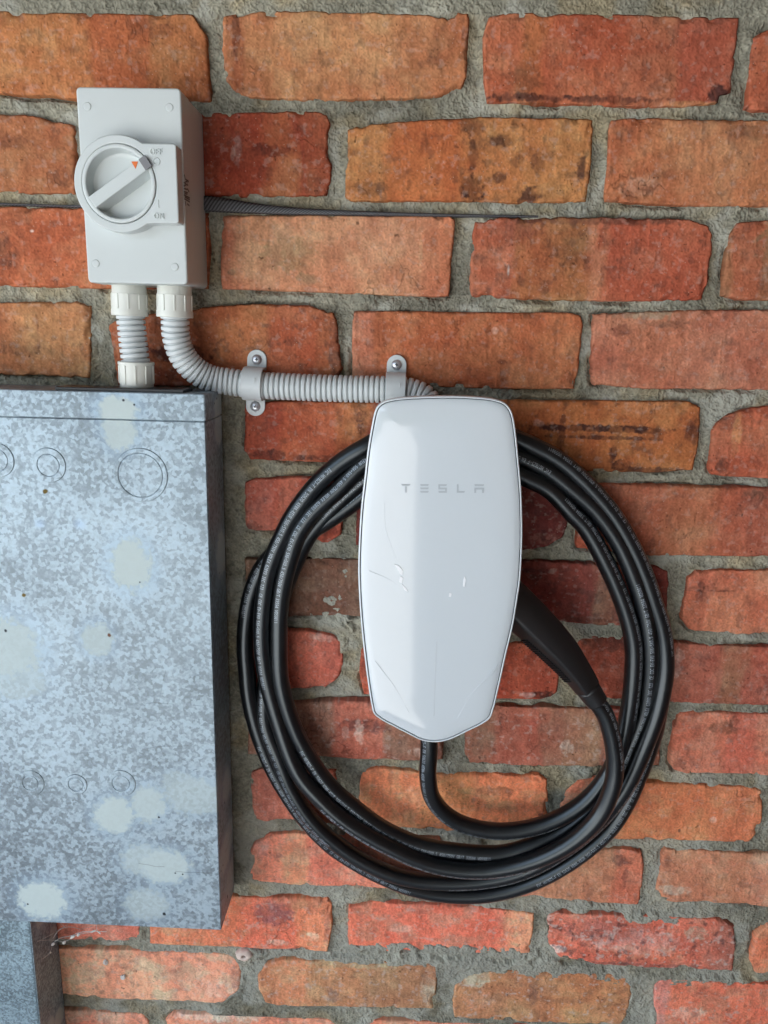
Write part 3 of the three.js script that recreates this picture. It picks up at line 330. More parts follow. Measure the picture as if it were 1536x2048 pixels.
// ---------------------------------------------------------------- folded webbing strip in the bed joint
{
  const t = thing('webbing_strip', 'dark grey woven strip squeezed out of the bed joint beside the switch', 'strip');
  const w = 256, d = new Uint8Array(w * w * 4);
  for (let j = 0; j < w; j++) for (let i = 0; i < w; i++) { const a = ((i + j) >> 4) & 1, v = (a ? 78 : 30) + 34 * hash(i >> 1, j >> 1, 5); const o = (j * w + i) * 4; d[o] = v; d[o + 1] = v; d[o + 2] = v * 1.04; d[o + 3] = 255; }
  const tx = dataTex(d, w, w, true); tx.wrapS = tx.wrapT = THREE.RepeatWrapping;
  const mat = std({ map: tx, roughness: 0.6, side: THREE.DoubleSide });
  // upper edge, lower edge along the joint (mm); the strip stands out of the joint near the switch and sinks into it towards its end
  const A = [[-430, 127.5, 0.5], [-326, 126.2, 1], [-290, 128, 3], [-240, 134, 5], [-202.7, 136, 4], [-186.7, 134.9, 3.5], [-157.7, 131, 3], [-121.4, 127.4, 2.5], [-28.3, 124.6, 2], [60, 124, 1], [119.9, 124.3, -2]];
  const Bq = [[-430, 125.9, 2], [-326, 124.4, 2.5], [-290, 123.6, 4], [-240, 123, 5.5], [-202.7, 123.2, 5.5], [-186.7, 122.8, 5], [-157.7, 122, 4.5], [-121.4, 121.6, 3.5], [-28.3, 121.8, 2.6], [60, 122.2, 1.6], [119.9, 123.2, -1.5]];
  const ca = new THREE.CatmullRomCurve3(A.map((q) => new THREE.Vector3(q[0], q[1], q[2]).divideScalar(1000))), cb = new THREE.CatmullRomCurve3(Bq.map((q) => new THREE.Vector3(q[0], q[1], q[2]).divideScalar(1000)));
  const n = 160, pos = [], uv = [], idx = [], rows = 7;
  for (let i = 0; i <= n; i++) {
    const a = ca.getPoint(i / n), b = cb.getPoint(i / n);
    for (let k = 0; k < rows; k++) { // tail into the joint, over the upper edge, down the face, back under
      const q = [[a.x, a.y - 0.001, -0.008], [a.x, a.y, a.z], [a.x + (b.x - a.x) * 0.33, a.y + (b.y - a.y) * 0.33, a.z * 0.67 + b.z * 0.33 + 0.0006], [a.x + (b.x - a.x) * 0.66, a.y + (b.y - a.y) * 0.66, a.z * 0.34 + b.z * 0.66 + 0.0006], [b.x, b.y, b.z], [b.x, b.y - 0.0008, b.z - 0.001], [b.x, b.y - 0.0006, -0.008]][k];
      pos.push(...q); uv.push(a.x * 36, k * 0.1);
    }
  }
  for (let i = 0; i < n; i++) for (let k = 0; k < rows - 1; k++) { const a = i * rows + k, b = a + rows; idx.push(a, a + 1, b, b, a + 1, b + 1); }
  part('band', meshFrom(pos, idx, uv), mat, t);
}

// ---------------------------------------------------------------- rotary isolator switch
const font = await new FontLoader().loadAsync('fonts/droid/droid_sans_regular.typeface.json');
const text = (s, size, depth) => { const g = new TextGeometry(s, { font, size, depth, curveSegments: 4 }); g.computeBoundingBox(); const c = g.boundingBox.getCenter(new THREE.Vector3()); return g.translate(-c.x, -c.y, 0); };
const greyPlastic = phys({ color: lin(0.58, 0.62, 0.61), roughness: 0.36, clearcoat: 0.15, clearcoatRoughness: 0.3 });
{
  const t = thing('isolator_switch', 'pale grey plastic rotary isolator switch box turned to OFF on the brick wall', 'switch');
  const xl = -0.2922, xr = -0.2015, yb = 0.0495, yt = 0.2105, w = xr - xl, h = yt - yb, cx = (xl + xr) / 2, cy = (yb + yt) / 2;
  const rr = (a, b, r) => { const s = new THREE.Shape(); s.moveTo(-a + r, -b); s.lineTo(a - r, -b); s.quadraticCurveTo(a, -b, a, -b + r); s.lineTo(a, b - r); s.quadraticCurveTo(a, b, a - r, b); s.lineTo(-a + r, b); s.quadraticCurveTo(-a, b, -a, b - r); s.lineTo(-a, -b + r); s.quadraticCurveTo(-a, -b, -a + r, -b); return s; };
  const ext = (s, z0, z1, bev, seg = 3) => new THREE.ExtrudeGeometry(s, { depth: z1 - z0 - 2 * bev, bevelEnabled: true, bevelThickness: bev, bevelSize: bev, bevelOffset: -bev, bevelSegments: seg, curveSegments: 24 }).translate(0, 0, z0 + bev);
  part('back_box', ext(rr(w / 2 - 0.0005, h / 2 - 0.0005, 0.005), 0.0005, 0.0452, 0.0006).translate(cx, cy, 0), greyPlastic, t);
  part('cover', ext(rr(w / 2, h / 2, 0.0045), 0.0458, 0.072, 0.0016, 4).translate(cx, cy, 0), greyPlastic, t);
  // raised dial plate: round boss with a square wing for the markings
  const C = [-0.2532, 0.1306], R = 0.0392, s = new THREE.Shape(), a0 = 0.98, wx = 0.0506, wy = 0.0326, wyb = -0.0312;
  s.moveTo(R * Math.cos(a0), R * Math.sin(a0));
  s.absarc(0, 0, R, a0, 2 * Math.PI - a0 + 0.03, false);
  s.quadraticCurveTo(R * Math.cos(a0) + 0.005, wyb, R * Math.cos(a0) + 0.011, wyb);
  s.lineTo(wx - 0.003, wyb); s.quadraticCurveTo(wx, wyb, wx, wyb + 0.003); s.lineTo(wx, wy - 0.003); s.quadraticCurveTo(wx, wy, wx - 0.003, wy);
  s.lineTo(R * Math.cos(a0) + 0.011, wy); s.quadraticCurveTo(R * Math.cos(a0) + 0.005, wy, R * Math.cos(a0), R * Math.sin(a0));
  const hole = new THREE.Path(); hole.absarc(0, 0, 0.0322, 0, 2 * Math.PI, true); s.holes.push(hole);
  const plate = part('dial_plate', ext(s, 0.0715, 0.088, 0.0011, 4).translate(C[0], C[1], 0), greyPlastic, t);
  const mark = (g, x, y) => g.translate(x, y, 0.0878);
  part('off_lettering', mark(text('OFF', 0.0046, 0.0011), -0.2196, 0.1567), greyPlastic, plate);
  part('on_lettering', mark(text('ON', 0.0046, 0.0011), -0.2196, 0.1052), greyPlastic, plate);
  part('off_symbol', new THREE.TorusGeometry(0.0028, 0.00055, 8, 32).translate(-0.2199, 0.1489, 0.088), greyPlastic, plate);
  part('on_symbol', box(0.0008, 0.0066, 0.0008, -0.2197, 0.1152, 0.0882, 0.0003), greyPlastic, plate);
  const knob = part('knob', lathe([[0, 0.0755], [0.0225, 0.0757], [0.0262, 0.0762], [0.0272, 0.0772], [0.0281, 0.0878], [0.0286, 0.0886], [0.0292, 0.0889], [0.0312, 0.0889], [0.0319, 0.0883], [0.0319, 0.074]], 96, [C[0], C[1], 0], [0, 0, 1]), greyPlastic, t);
  const bar = new THREE.Shape(); bar.moveTo(-0.0078, 0); bar.lineTo(0.0078, 0); bar.lineTo(0.0053, 0.0145); bar.quadraticCurveTo(0.0051, 0.0153, 0.0044, 0.0153); bar.lineTo(-0.0044, 0.0153); bar.quadraticCurveTo(-0.0051, 0.0153, -0.0053, 0.0145); bar.lineTo(-0.0078, 0);
  const ang = 0.592, onBar = (g) => g.rotateZ(ang).translate(C[0], C[1], 0);
  const leverGeo = new THREE.ExtrudeGeometry(bar, { depth: 0.0556, bevelEnabled: true, bevelThickness: 0.0004, bevelSize: 0.0004, bevelOffset: -0.0004, bevelSegments: 2 }).translate(0, 0, -0.0278).rotateX(Math.PI / 2).rotateZ(-Math.PI / 2).rotateX(0);
  leverGeo.computeBoundingBox(); // long axis is x, upright axis must be z
  const bb = leverGeo.boundingBox; if (bb.max.z < 0.01) leverGeo.rotateX(Math.PI);
  part('lever', onBar(leverGeo.translate(0, 0, 0.0755)), greyPlastic, knob);
  const tri = new THREE.Shape(); tri.moveTo(0.0135, 0.0032); tri.lineTo(0.0135, -0.0026); tri.lineTo(0.0196, 0.0007); tri.closePath();
  const triGeo = new THREE.ExtrudeGeometry((() => { const q = new THREE.Shape(); q.moveTo(-0.2406, 0.1479); q.lineTo(-0.2348, 0.148); q.lineTo(-0.2371, 0.1422); q.closePath(); return q; })(), { depth: 0.0004, bevelEnabled: false }).translate(0, 0, 0.0908);
  part('pointer', triGeo, std({ color: lin(0.75, 0.16, 0.02), roughness: 0.5 }), knob, 'small orange triangle pointer');
  part('lock_tab', onBar(box(0.0068, 0.0102, 0.0024, 0.0296, 0, 0.0902, 0.0004)), std({ color: lin(0.2, 0.2, 0.21), roughness: 0.5 }), knob, 'dark grey tab at the lever tip');
  for (const [x, y] of [[-0.2829, 0.1952], [-0.2117, 0.1953], [-0.2839, 0.0662], [-0.2124, 0.0646]])
    part('screw_cap', lathe([[0, 0.0725], [0.0027, 0.0726], [0.0033, 0.0723], [0.0034, 0.0718], [0.0037, 0.0718], [0.0039, 0.0722], [0.0042, 0.0719]], 32, [x, y, 0], [0, 0, 1]), greyPlastic, t);
  const strokes = []; // raised maker's mark on the side face
  for (let i = 0; i < SIDE_MARK.length; i += 4) {
    const [z0, y0, z1, y1] = SIDE_MARK.slice(i, i + 4).map((v) => v / 1000), L = Math.hypot(z1 - z0, y1 - y0);
    strokes.push(new THREE.BoxGeometry(0.0005, 0.0012, L + 0.0006).rotateX(-Math.atan2(y1 - y0, z1 - z0)).translate(xr + 0.0001, (y0 + y1) / 2, (z0 + z1) / 2));
  }
  part('side_mark', merge(strokes), std({ color: lin(0.1, 0.09, 0.09), roughness: 0.5 }), t, 'dark slanted maker mark on the right side');
}

// ---------------------------------------------------------------- corrugated conduits
const conduitMat = phys({ color: lin(0.6, 0.635, 0.64), roughness: 0.38 }), glandMat = phys({ color: lin(0.7, 0.71, 0.65), roughness: 0.42 });
function corrugated(points, r) {
  const c = new THREE.CatmullRomCurve3(pts3(points), false, 'centripetal'), L = c.getLength(), pitch = 0.0052, n = Math.round(L / pitch) * 12;
  return sweep(c, n, 36, (s, th) => {
    const f = (s / pitch) % 1, g = Math.max(0, 1 - Math.abs(f - 0.5) / 0.2), rad = r - 0.0024 * sstep(0, 0.75, g) - 0.0003 * Math.pow(Math.abs(((f + 0.5) % 1) - 0.5) * 2, 2);
    return [Math.sin(th) * rad, Math.cos(th) * rad];
  });
}
function gland(parent, top, bottom, z, flip) { // ribbed nut with a collar at each end
  const d = [bottom[0] - top[0], bottom[1] - top[1], 0], L = Math.hypot(d[0], d[1]), R = 0.0163;
  const prof = flip ? [[0.0136, 0], [R + 0.0004, 0], [R + 0.0008, 0.0006], [R + 0.0008, 0.0026], [R, 0.0032], [R, L - 0.006], [R - 0.0004, L - 0.0056], [R - 0.0006, L], [0.0136, L]]
    : [[0.0136, 0], [R - 0.0006, 0], [R - 0.0003, 0.0075], [R + 0.0006, 0.0082], [R + 0.0002, 0.0088], [R + 0.0002, L - 0.0066], [R + 0.0008, L - 0.0056], [R + 0.0009, L - 0.0006], [R + 0.0003, L], [0.0136, L]];
  const g = part('gland', lathe(prof, 64, [top[0], top[1], z], d), glandMat, parent);
  const ribs = [], q = new THREE.Quaternion().setFromUnitVectors(new THREE.Vector3(0, 1, 0), new THREE.Vector3(...d).normalize()), y0 = flip ? 0.0035 : 0.0086, y1 = flip ? L - 0.006 : L - 0.006;
  for (let k = 0; k < 10; k++) {
    const a = (k / 10) * 2 * Math.PI + 0.35;
    ribs.push(new RoundedBoxGeometry(0.0016, y1 - y0, 0.0012, 2, 0.0004).translate(0, (y0 + y1) / 2, R + 0.0003).rotateY(a).applyQuaternion(q).translate(top[0], top[1], z));
  }
  part('ribs', merge(ribs), glandMat, g);
  return g;
}
{
  const a = thing('corrugated_conduit', 'short straight white corrugated conduit between switch and metal cabinet', 'conduit', 'corrugated conduits');
  part('tube', corrugated(CONDUIT_SHORT, 0.0134), conduitMat, a);
  gland(a, [-0.2678, 0.0502], [-0.2685, 0.0217], 0.036); gland(a, [-0.2648, -0.0212], [-0.2653, -0.0478], 0.036, true);
  const b = thing('corrugated_conduit', 'long white corrugated conduit curving from switch to wall charger', 'conduit', 'corrugated conduits');
  part('tube', corrugated(CONDUIT_LONG, 0.0134), conduitMat, b);
  gland(b, [-0.2244, 0.0502], [-0.2251, 0.0212], 0.036);
}
const screwMat = std({ color: lin(0.62, 0.64, 0.68), metalness: 0.75, roughness: 0.3 }), slotMat = std({ color: lin(0.03, 0.03, 0.035), roughness: 0.6 });
function saddle(x, y, turn, label) {
  const t = thing('conduit_saddle', label, 'clip', 'conduit saddles'), rc = 0.0146, th = 0.0019, hw = 0.0098, zc = 0.016;
  const arch = new THREE.Shape(); // side view: x here is up the wall, y is out from it
  arch.moveTo(-rc - th, 0.001); arch.lineTo(-rc - th, zc); arch.absarc(0, zc, rc + th, Math.PI, 0, true); arch.lineTo(rc + th, 0.001); arch.lineTo(rc, 0.001); arch.lineTo(rc, zc); arch.absarc(0, zc, rc, 0, Math.PI, false); arch.lineTo(-rc, 0.001);
  const A = new THREE.ExtrudeGeometry(arch, { depth: 2 * hw - 0.001, bevelEnabled: true, bevelThickness: 0.0005, bevelSize: 0.0004, bevelOffset: -0.0004, bevelSegments: 2, curveSegments: 28 }).translate(0, 0, -hw + 0.0005);
  A.applyMatrix4(new THREE.Matrix4().makeBasis(new THREE.Vector3(0, 1, 0), new THREE.Vector3(0, 0, 1), new THREE.Vector3(1, 0, 0)));
  const tab = (sg) => {
    const s = new THREE.Shape(); s.moveTo(-hw, 0.0135); s.lineTo(-hw, 0.0235); s.absarc(0, 0.0235, hw, Math.PI, 0, true); s.lineTo(hw, 0.0135); s.closePath();
    const g = new THREE.ExtrudeGeometry(s, { depth: 0.0016, bevelEnabled: true, bevelThickness: 0.0004, bevelSize: 0.0004, bevelOffset: -0.0004, bevelSegments: 2, curveSegments: 24 }).translate(0, 0, 0.0012);
    return sg > 0 ? g : g.rotateZ(Math.PI);
  };
  const strap = part('strap', merge([A, tab(1), tab(-1)]), conduitMat, t);
  part('size_mark', merge([text('25', 0.0042, 0.0004).translate(-0.001, -0.003, zc + rc + th - 0.0007), box(0.0006, 0.009, 0.0006, 0.004, 0.003, zc + rc + th - 0.0003, 0.0002).rotateZ(0)]), conduitMat, strap);
  for (const sg of [1, -1]) {
    const sc = part('screw', lathe([[0, 0.0052], [0.0018, 0.0051], [0.0034, 0.0046], [0.0043, 0.0037], [0.0046, 0.003], [0.005, 0.0029], [0.0052, 0.0024], [0.0052, 0.0012]], 32, [0, sg * 0.0235, 0.0012], [0, 0, 1]), screwMat, t);
    part('slot', merge([box(0.0034, 0.001, 0.0006, 0, 0, 0.0063, 0.0002), box(0.001, 0.0034, 0.0006, 0, 0, 0.0063, 0.0002)]).rotateZ(0.5 + sg).translate(0, sg * 0.0235, 0), slotMat, sc);
  }
  t.position.set(x, y, 0); t.rotation.z = turn;
}
saddle(-0.1546, -0.0412, -0.05, 'white conduit saddle with two screws, left of the pair, showing both screws');
saddle(-0.0125, -0.0432, 0.0, 'white conduit saddle with its lower half tucked behind the wall charger');

// ---------------------------------------------------------------- galvanised cabinet and duct
const CX0 = -0.62, CX1 = -0.19, CY0 = -1.0, CY1 = -0.04, CW = 1024, CH = 2048;
const galvMap = new Uint8Array(CW * CH * 4), galvRough = new Uint8Array(CW * CH * 4);
{
  // pale sprayed patches: x, y, rx, ry (mm), strength
  const spots = [[-274, -66, 21, 16, 1], [-274, -86, 17, 20, 0.85], [-270, -219, 22, 29, 1], [-309, -299, 17, 19, 0.75], [-402, -312, 36, 36, 0.8], [-304, -501, 23, 24, 0.95], [-266, -486, 20, 24, 0.8], [-391, -612, 29, 27, 1], [-252, -562, 30, 24, 0.85], [-276, -556, 26, 22, 0.6], [-275, -612, 27, 22, 0.55], [-215, -474, 36, 24, 0.55], [-232, -460, 20, 16, 0.4], [-400, -345, 36, 26, 0.4]];
  const rust = [[-350.4, -146.3, 2.6, 0], [-381, -253.6, 2.4, 0], [-296.3, -293.6, 2, 1], [-403, -292.5, 1.6, 2], [-255.1, -501.3, 1.4, 2], [-254.5, -623, 2.2, 2], [-240, -570, 1.2, 2], [-262, -236, 1, 2], [-268, -56, 1.6, 2], [-258, -60, 1.2, 2], [-232, -571, 1.2, 2], [-408, -618, 1.2, 2]];
  const scr = [[-262, -367, -234, -367.6], [-215, -368, -198, -368.6], [-265, -419, -220, -414], [-345, -430, -318, -426], [-240, -568, -200, -568], [-280, -560, -252, -563], [-240, -330, -248, -362]];
  for (let j = 0; j < CH; j++) for (let i = 0; i < CW; i++) {
    const x = (CX0 + (i + 0.5) / CW * (CX1 - CX0)) * 1000, y = (CY0 + (j + 0.5) / CH * (CY1 - CY0)) * 1000;
    const wx = x + (fbm(x / 3, y / 3, 5, 2) - 0.5) * 3.6, wy = y + (fbm(x / 3, y / 3, 15, 2) - 0.5) * 3.6;
    const cell = 3.5; let d1 = 9, id = 0; const gx = Math.floor(wx / cell), gy = Math.floor(wy / cell);
    for (let b = -1; b <= 1; b++) for (let a = -1; a <= 1; a++) { const px = gx + a + hash(gx + a, gy + b, 1), py = gy + b + hash(gx + a, gy + b, 2), d = (px - wx / cell) ** 2 + (py - wy / cell) ** 2; if (d < d1) { d1 = d; id = hash(gx + a, gy + b, 3); } }
    const zone = fbm(x / 60, y / 60, 25, 3), f = fbm(x / 2.2, y / 2.2, 35, 3);
    let lv = 0.21 + 0.195 * sstep(0.2, 0.8, id * 0.72 + f * 0.28 + (zone - 0.5) * 0.4) + (f - 0.5) * 0.1 + (zone - 0.5) * 0.1;
    let r = lv * 0.86, g = lv * 1.06, b = lv * 1.2, ro = 0.4 + id * 0.16;
    let pale = 0, halo = 0, me = 0.45;
    for (const q of spots) { const k = Math.hypot((x - q[0]) / q[2], (y - q[1]) / q[3]) + (fbm(x / 5, y / 5, 45, 4) - 0.5) * 0.45; pale = Math.max(pale, q[4] * (1 - sstep(0.72, 1.05, k + (id - 0.5) * 0.25))); halo = Math.max(halo, q[4] * (1 - sstep(0.85, 1.7, k))); }
    r += (0.3 - r) * halo * 0.35; g += (0.42 - g) * halo * 0.35; b += (0.52 - b) * halo * 0.4;
    r += (0.54 - r) * pale * 0.9; g += (0.62 - g) * pale * 0.9; b += (0.6 - b) * pale * 0.9; ro += (0.75 - ro) * pale; me -= me * pale * 0.9;
    for (const q of rust) { const k = Math.hypot(x - q[0], y - q[1]) / q[2] + (f - 0.5) * 0.6, w = 1 - sstep(0.6, 1.1, k); if (w <= 0) continue; const c = [[0.2, 0.14, 0.04], [0.16, 0.07, 0.04], [0.03, 0.035, 0.045]][q[3]]; r += (c[0] - r) * w; g += (c[1] - g) * w; b += (c[2] - b) * w; ro += (0.9 - ro) * w; }
    for (const q of scr) { const dx = q[2] - q[0], dy = q[3] - q[1], tt = clamp(((x - q[0]) * dx + (y - q[1]) * dy) / (dx * dx + dy * dy)), k = Math.hypot(x - q[0] - dx * tt, y - q[1] - dy * tt + (fbm(x / 9, 0, 55, 2) - 0.5) * 1.4); if (k < 0.6) { const w = (1 - k / 0.6) * 0.5; r *= 1 - w; g *= 1 - w; b *= 1 - w; } }
    const bl = 0.6 * Math.max(1 - Math.hypot(x + 358.5, y + 178.7) / 7, 1 - Math.hypot(x + 318.6, y + 178) / 8, 0) * 1.2; if (bl > 0) { const w = clamp(bl) * 0.6; r += (0.3 - r) * w; g += (0.43 - g) * w; b += (0.62 - b) * w; }
    const o = (j * CW + i) * 4; galvMap[o] = toS(r); galvMap[o + 1] = toS(g); galvMap[o + 2] = toS(b); galvMap[o + 3] = 255;
    galvRough[o] = 255; galvRough[o + 1] = clamp(ro) * 255; galvRough[o + 2] = clamp(me) * 255; galvRough[o + 3] = 255;
  }
}
const galvRM = dataTex(galvRough, CW, CH);
const galv = std({ map: dataTex(galvMap, CW, CH, true), roughnessMap: galvRM, metalnessMap: galvRM, roughness: 1, metalness: 1 });
const ductZinc = galv.clone(); ductZinc.map = galv.map.clone(); ductZinc.map.offset.set(0.37, 0.21); ductZinc.map.wrapS = ductZinc.map.wrapT = THREE.RepeatWrapping; ductZinc.map.repeat.set(1.7, 1.7); ductZinc.color.setRGB(0.92, 1, 1); ductZinc.map.needsUpdate = true;
function galvUV(g, side) { const p = g.attributes.position, n = g.attributes.normal, uv = new Float32Array(p.count * 2); for (let i = 0; i < p.count; i++) { const sx = Math.abs(n.getX(i)) > 0.7, x = sx ? CX1 - 0.1 + p.getZ(i) : p.getX(i), y = Math.abs(n.getY(i)) > 0.7 ? -0.7 + p.getZ(i) : p.getY(i); uv[i * 2] = (x - CX0) / (CX1 - CX0); uv[i * 2 + 1] = (y - CY0) / (CY1 - CY0); } g.setAttribute('uv', new THREE.BufferAttribute(uv, 2)); return g; }
const gbox = (x0, x1, y0, y1, z0, z1, r = 0.0012) => galvUV(new RoundedBoxGeometry(x1 - x0, y1 - y0, z1 - z0, 3, r).translate((x0 + x1) / 2, (y0 + y1) / 2, (z0 + z1) / 2));
{
  const t = thing('meter_cabinet', 'large galvanised steel cabinet with pale paint blotches at the left edge', 'cabinet');
  part('case', gbox(-0.62, -0.1925, -0.6405, -0.05, 0.001, 0.0638), galv, t);
  part('side_panel', galvUV(box(0.0014, 0.5655, 0.061, -0.1918, -0.3576, 0.0322, 0.0006)), galv, t);
  part('front_panel', gbox(-0.619, -0.1915, -0.6412, -0.0748, 0.0605, 0.0656, 0.0009), galv, t);
  part('top_cap', merge([gbox(-0.621, -0.1909, -0.0742, -0.0484, 0.058, 0.0663, 0.0012), gbox(-0.621, -0.1909, -0.052, -0.0484, 0.002, 0.0655, 0.0009), gbox(-0.1935, -0.1905, -0.0735, -0.0486, 0.003, 0.066, 0.0009)]), galv, t, 'folded top edge of the cabinet');
  part('seal_strip', box(0.1232, 0.0042, 0.03, -0.2736, -0.0472, 0.046, 0.001), std({ color: lin(0.012, 0.012, 0.014), roughness: 0.4 }), t, 'black rubber strip along the top');
  const ko = (x, y, r1, r2) => {
    const g = lathe([[0, 0.0006], [r2 - 0.0009, 0.0007], [r2 - 0.0004, 0.0004], [r2 - 0.0002, 0.0001], [r2 + 0.0002, 0.0001], [r2 + 0.0004, 0.0005], [r2 + 0.0008, 0.0008], [r1 - 0.001, 0.0008], [r1 - 0.0004, 0.0006], [r1, -0.0004]], 64, [x, y, 0.0656], [0, 0, 1]);
    part('knockout', galvUV(g), galv, t);
  };
  ko(-0.3448, -0.1201, 0.0172, 0.0108); ko(-0.2555, -0.1274, 0.0266, 0.0216); ko(-0.395, -0.1165, 0.0172, 0.0108);
  ko(-0.3918, -0.4656, 0.0152, 0.0086); ko(-0.3425, -0.4653, 0.0122, 0.008); ko(-0.2937, -0.462, 0.0158, 0.0094);
  const d = thing('cable_duct', 'galvanised steel duct with a dark side below the metal cabinet', 'duct');
  part('case', gbox(-0.62, -0.4125, -1.0, -0.6432, 0.001, 0.0592), ductZinc, d);
  part('side_panel', galvUV(box(0.0014, 0.356, 0.0576, -0.4119, -0.8222, 0.0299, 0.0006)), ductZinc, d);
}

// ---------------------------------------------------------------- wall charger
const facePts = []; for (let i = 0; i < FACE.length; i += 2) facePts.push(new THREE.Vector3(FACE[i] / 1000, FACE[i + 1] / 1000, 0));
const faceCurve = new THREE.CatmullRomCurve3(facePts, true, 'centripetal');
const outline = faceCurve.getSpacedPoints(360).slice(0, 360);
const fy0 = Math.min(...outline.map((q) => q.y)), fy1 = Math.max(...outline.map((q) => q.y));
const axisX = (y) => { const s = (y - fy0) / (fy1 - fy0); return 0.0362 + (0.0241 - 0.0362) * s; };
const inset = (d) => outline.map((q, i) => { const a = outline[(i + 357) % 360], b = outline[(i + 3) % 360], tx = b.x - a.x, ty = b.y - a.y, l = Math.hypot(tx, ty); return new THREE.Vector3(q.x - (ty / l) * d, q.y + (tx / l) * d, 0); });
function rings(list, cap) { // list of [points, z]; cap closes the last ring towards the long axis
  const pos = [], idx = [], n = 360; for (const [pp, z] of list) pp.forEach((q, i) => pos.push(q.x, q.y, typeof z === 'function' ? z(q) : z));
  for (let k = 0; k < list.length - 1; k++) for (let i = 0; i < n; i++) { const a = k * n + i, b = k * n + (i + 1) % n; idx.push(a, b, a + n, a + n, b, b + n); }
  return meshFrom(pos, idx, pos.flatMap((v, i) => i % 3 === 0 ? [pos[i], pos[i + 1]] : []));
}
const toAxis = (pp, s) => pp.map((q) => { const y = clamp(q.y, fy0 + 0.06, fy1 - 0.06), x = axisX(y); return new THREE.Vector3(x + (q.x - x) * s, y + (q.y - y) * s, 0); });
{
  const sign = inset(0.002)[0].y < outline[0].y ? 1 : -1, ins = (d) => inset(d * sign);
  const t = thing('wall_charger', 'tall white glossy electric vehicle wall charger with a pointed lower end', 'charger');
  part('housing', rings([[ins(0.016), 0.001], [ins(0.013), 0.06], [ins(0.006), 0.082], [ins(0.006), 0.09], [toAxis(ins(0.006), 0), 0.09]]), std({ color: lin(0.03, 0.03, 0.032), roughness: 0.5 }), t, 'dark rear housing');
  const white = phys({ color: lin(0.7, 0.75, 0.78), roughness: 0.2, clearcoat: 0.6, clearcoatRoughness: 0.08 });
  part('bezel', rings([[ins(0.006), 0.082], [ins(0.0012), 0.0835], [ins(0.0002), 0.0865], [ins(0), 0.0955], [ins(0.0003), 0.0977], [ins(0.001), 0.0985], [ins(0.0017), 0.0985], [ins(0.0019), 0.0982], [ins(0.0019), 0.093]]), white, t);
  part('gasket', rings([[ins(0.0018), 0.0966], [ins(0.0034), 0.0966]]), std({ color: lin(0.04, 0.045, 0.05), roughness: 0.6 }), t, 'thin dark line round the front glass');
  const i0 = ins(0.0026), zf = [0.0945, 0.0974, 0.098, 0.0986, 0.0993, 0.0999, 0.1003, 0.1005, 0.1006, 0.1007, 0.1007];
  const glass = part('front_glass', rings([[i0, zf[0]], [i0, zf[1]], [ins(0.0029), zf[2]], [ins(0.0042), zf[3]], [ins(0.0068), zf[4]], [ins(0.0105), zf[5]], [toAxis(ins(0.0105), 0.86), zf[6]], [toAxis(ins(0.0105), 0.7), zf[7]], [toAxis(ins(0.0105), 0.45), zf[8]], [toAxis(ins(0.0105), 0.2), zf[9]], [toAxis(ins(0.0105), 0), zf[10]]]),
    phys({ color: lin(0.62, 0.67, 0.7), roughness: 0.09, clearcoat: 0.5, clearcoatRoughness: 0.03 }), t);
  const flakeMat = phys({ color: lin(0.86, 0.88, 0.9), roughness: 0.25 });
  // fine raised lines and a few small pale flakes on the glass
  const ridgeMat = phys({ color: lin(0.68, 0.73, 0.76), roughness: 0.12, clearcoat: 1, clearcoatRoughness: 0.03 });
  part('fine_ridges', merge(FINE_RIDGES.map((a) => { const p = []; for (let i = 0; i < a.length; i += 2) p.push(new THREE.Vector3(a[i] / 1000, a[i + 1] / 1000, 0.1004)); return new THREE.TubeGeometry(new THREE.CatmullRomCurve3(p), 40, 0.00022, 6); })), ridgeMat, glass);
  for (const a of PALE_FLAKES) { const s = new THREE.Shape(); for (let i = 0; i < a.length; i += 2) i ? s.lineTo(a[i] / 1000, a[i + 1] / 1000) : s.moveTo(a[0] / 1000, a[1] / 1000); part('pale_flake', new THREE.ExtrudeGeometry(s, { depth: 0.0003, bevelEnabled: true, bevelSize: 0.0001, bevelThickness: 0.0002, bevelSegments: 1 }).translate(0, 0, 0.1006), flakeMat, glass); }
  // maker's name in thin grey bars, letter by letter
  const letterMat = std({ color: lin(0.42, 0.46, 0.49), roughness: 0.5 });
  const poly = (list) => merge(list.map((q) => { const s = new THREE.Shape(); q.forEach(([x, y], i) => (i ? s.lineTo(x, y) : s.moveTo(x, y))); return new THREE.ExtrudeGeometry(s, { depth: 0.0003, bevelEnabled: false }); }));
  const H = 1, th = 0.2; // letters drawn in a unit square
  const glyph = {
    T: [[[0, 1], [1, 1], [0.9, 0.8], [0.1, 0.8]], [[0.4, 0.72], [0.6, 0.72], [0.6, 0], [0.4, 0]]],
    E: [[[0, 1], [1, 1], [0.92, 0.8], [0.06, 0.8]], [[0, 0.6], [1, 0.6], [0.92, 0.4], [0.06, 0.4]], [[0, 0.2], [1, 0.2], [0.92, 0], [0.06, 0]]],
    S: [[[0, 1], [1, 1], [0.92, 0.8], [0, 0.8]], [[0, 0.8], [0.2, 0.8], [0.2, 0.6], [0, 0.6]], [[0, 0.6], [1, 0.6], [1, 0.4], [0, 0.4]], [[0.8, 0.4], [1, 0.4], [1, 0.2], [0.8, 0.2]], [[0, 0.2], [1, 0.2], [1, 0], [0.06, 0]]],
    L: [[[0, 1], [0.2, 1], [0.2, 0.2], [0, 0.2]], [[0, 0.2], [1, 0.2], [0.92, 0], [0, 0]]],
    A: [[[0, 1], [1, 1], [0.94, 0.8], [0.06, 0.8]], [[0, 0.6], [1, 0.6], [1, 0.4], [0, 0.4]], [[0, 0.4], [0.2, 0.4], [0.2, 0], [0, 0]], [[0.8, 0.4], [1, 0.4], [1, 0], [0.8, 0]]],
  };
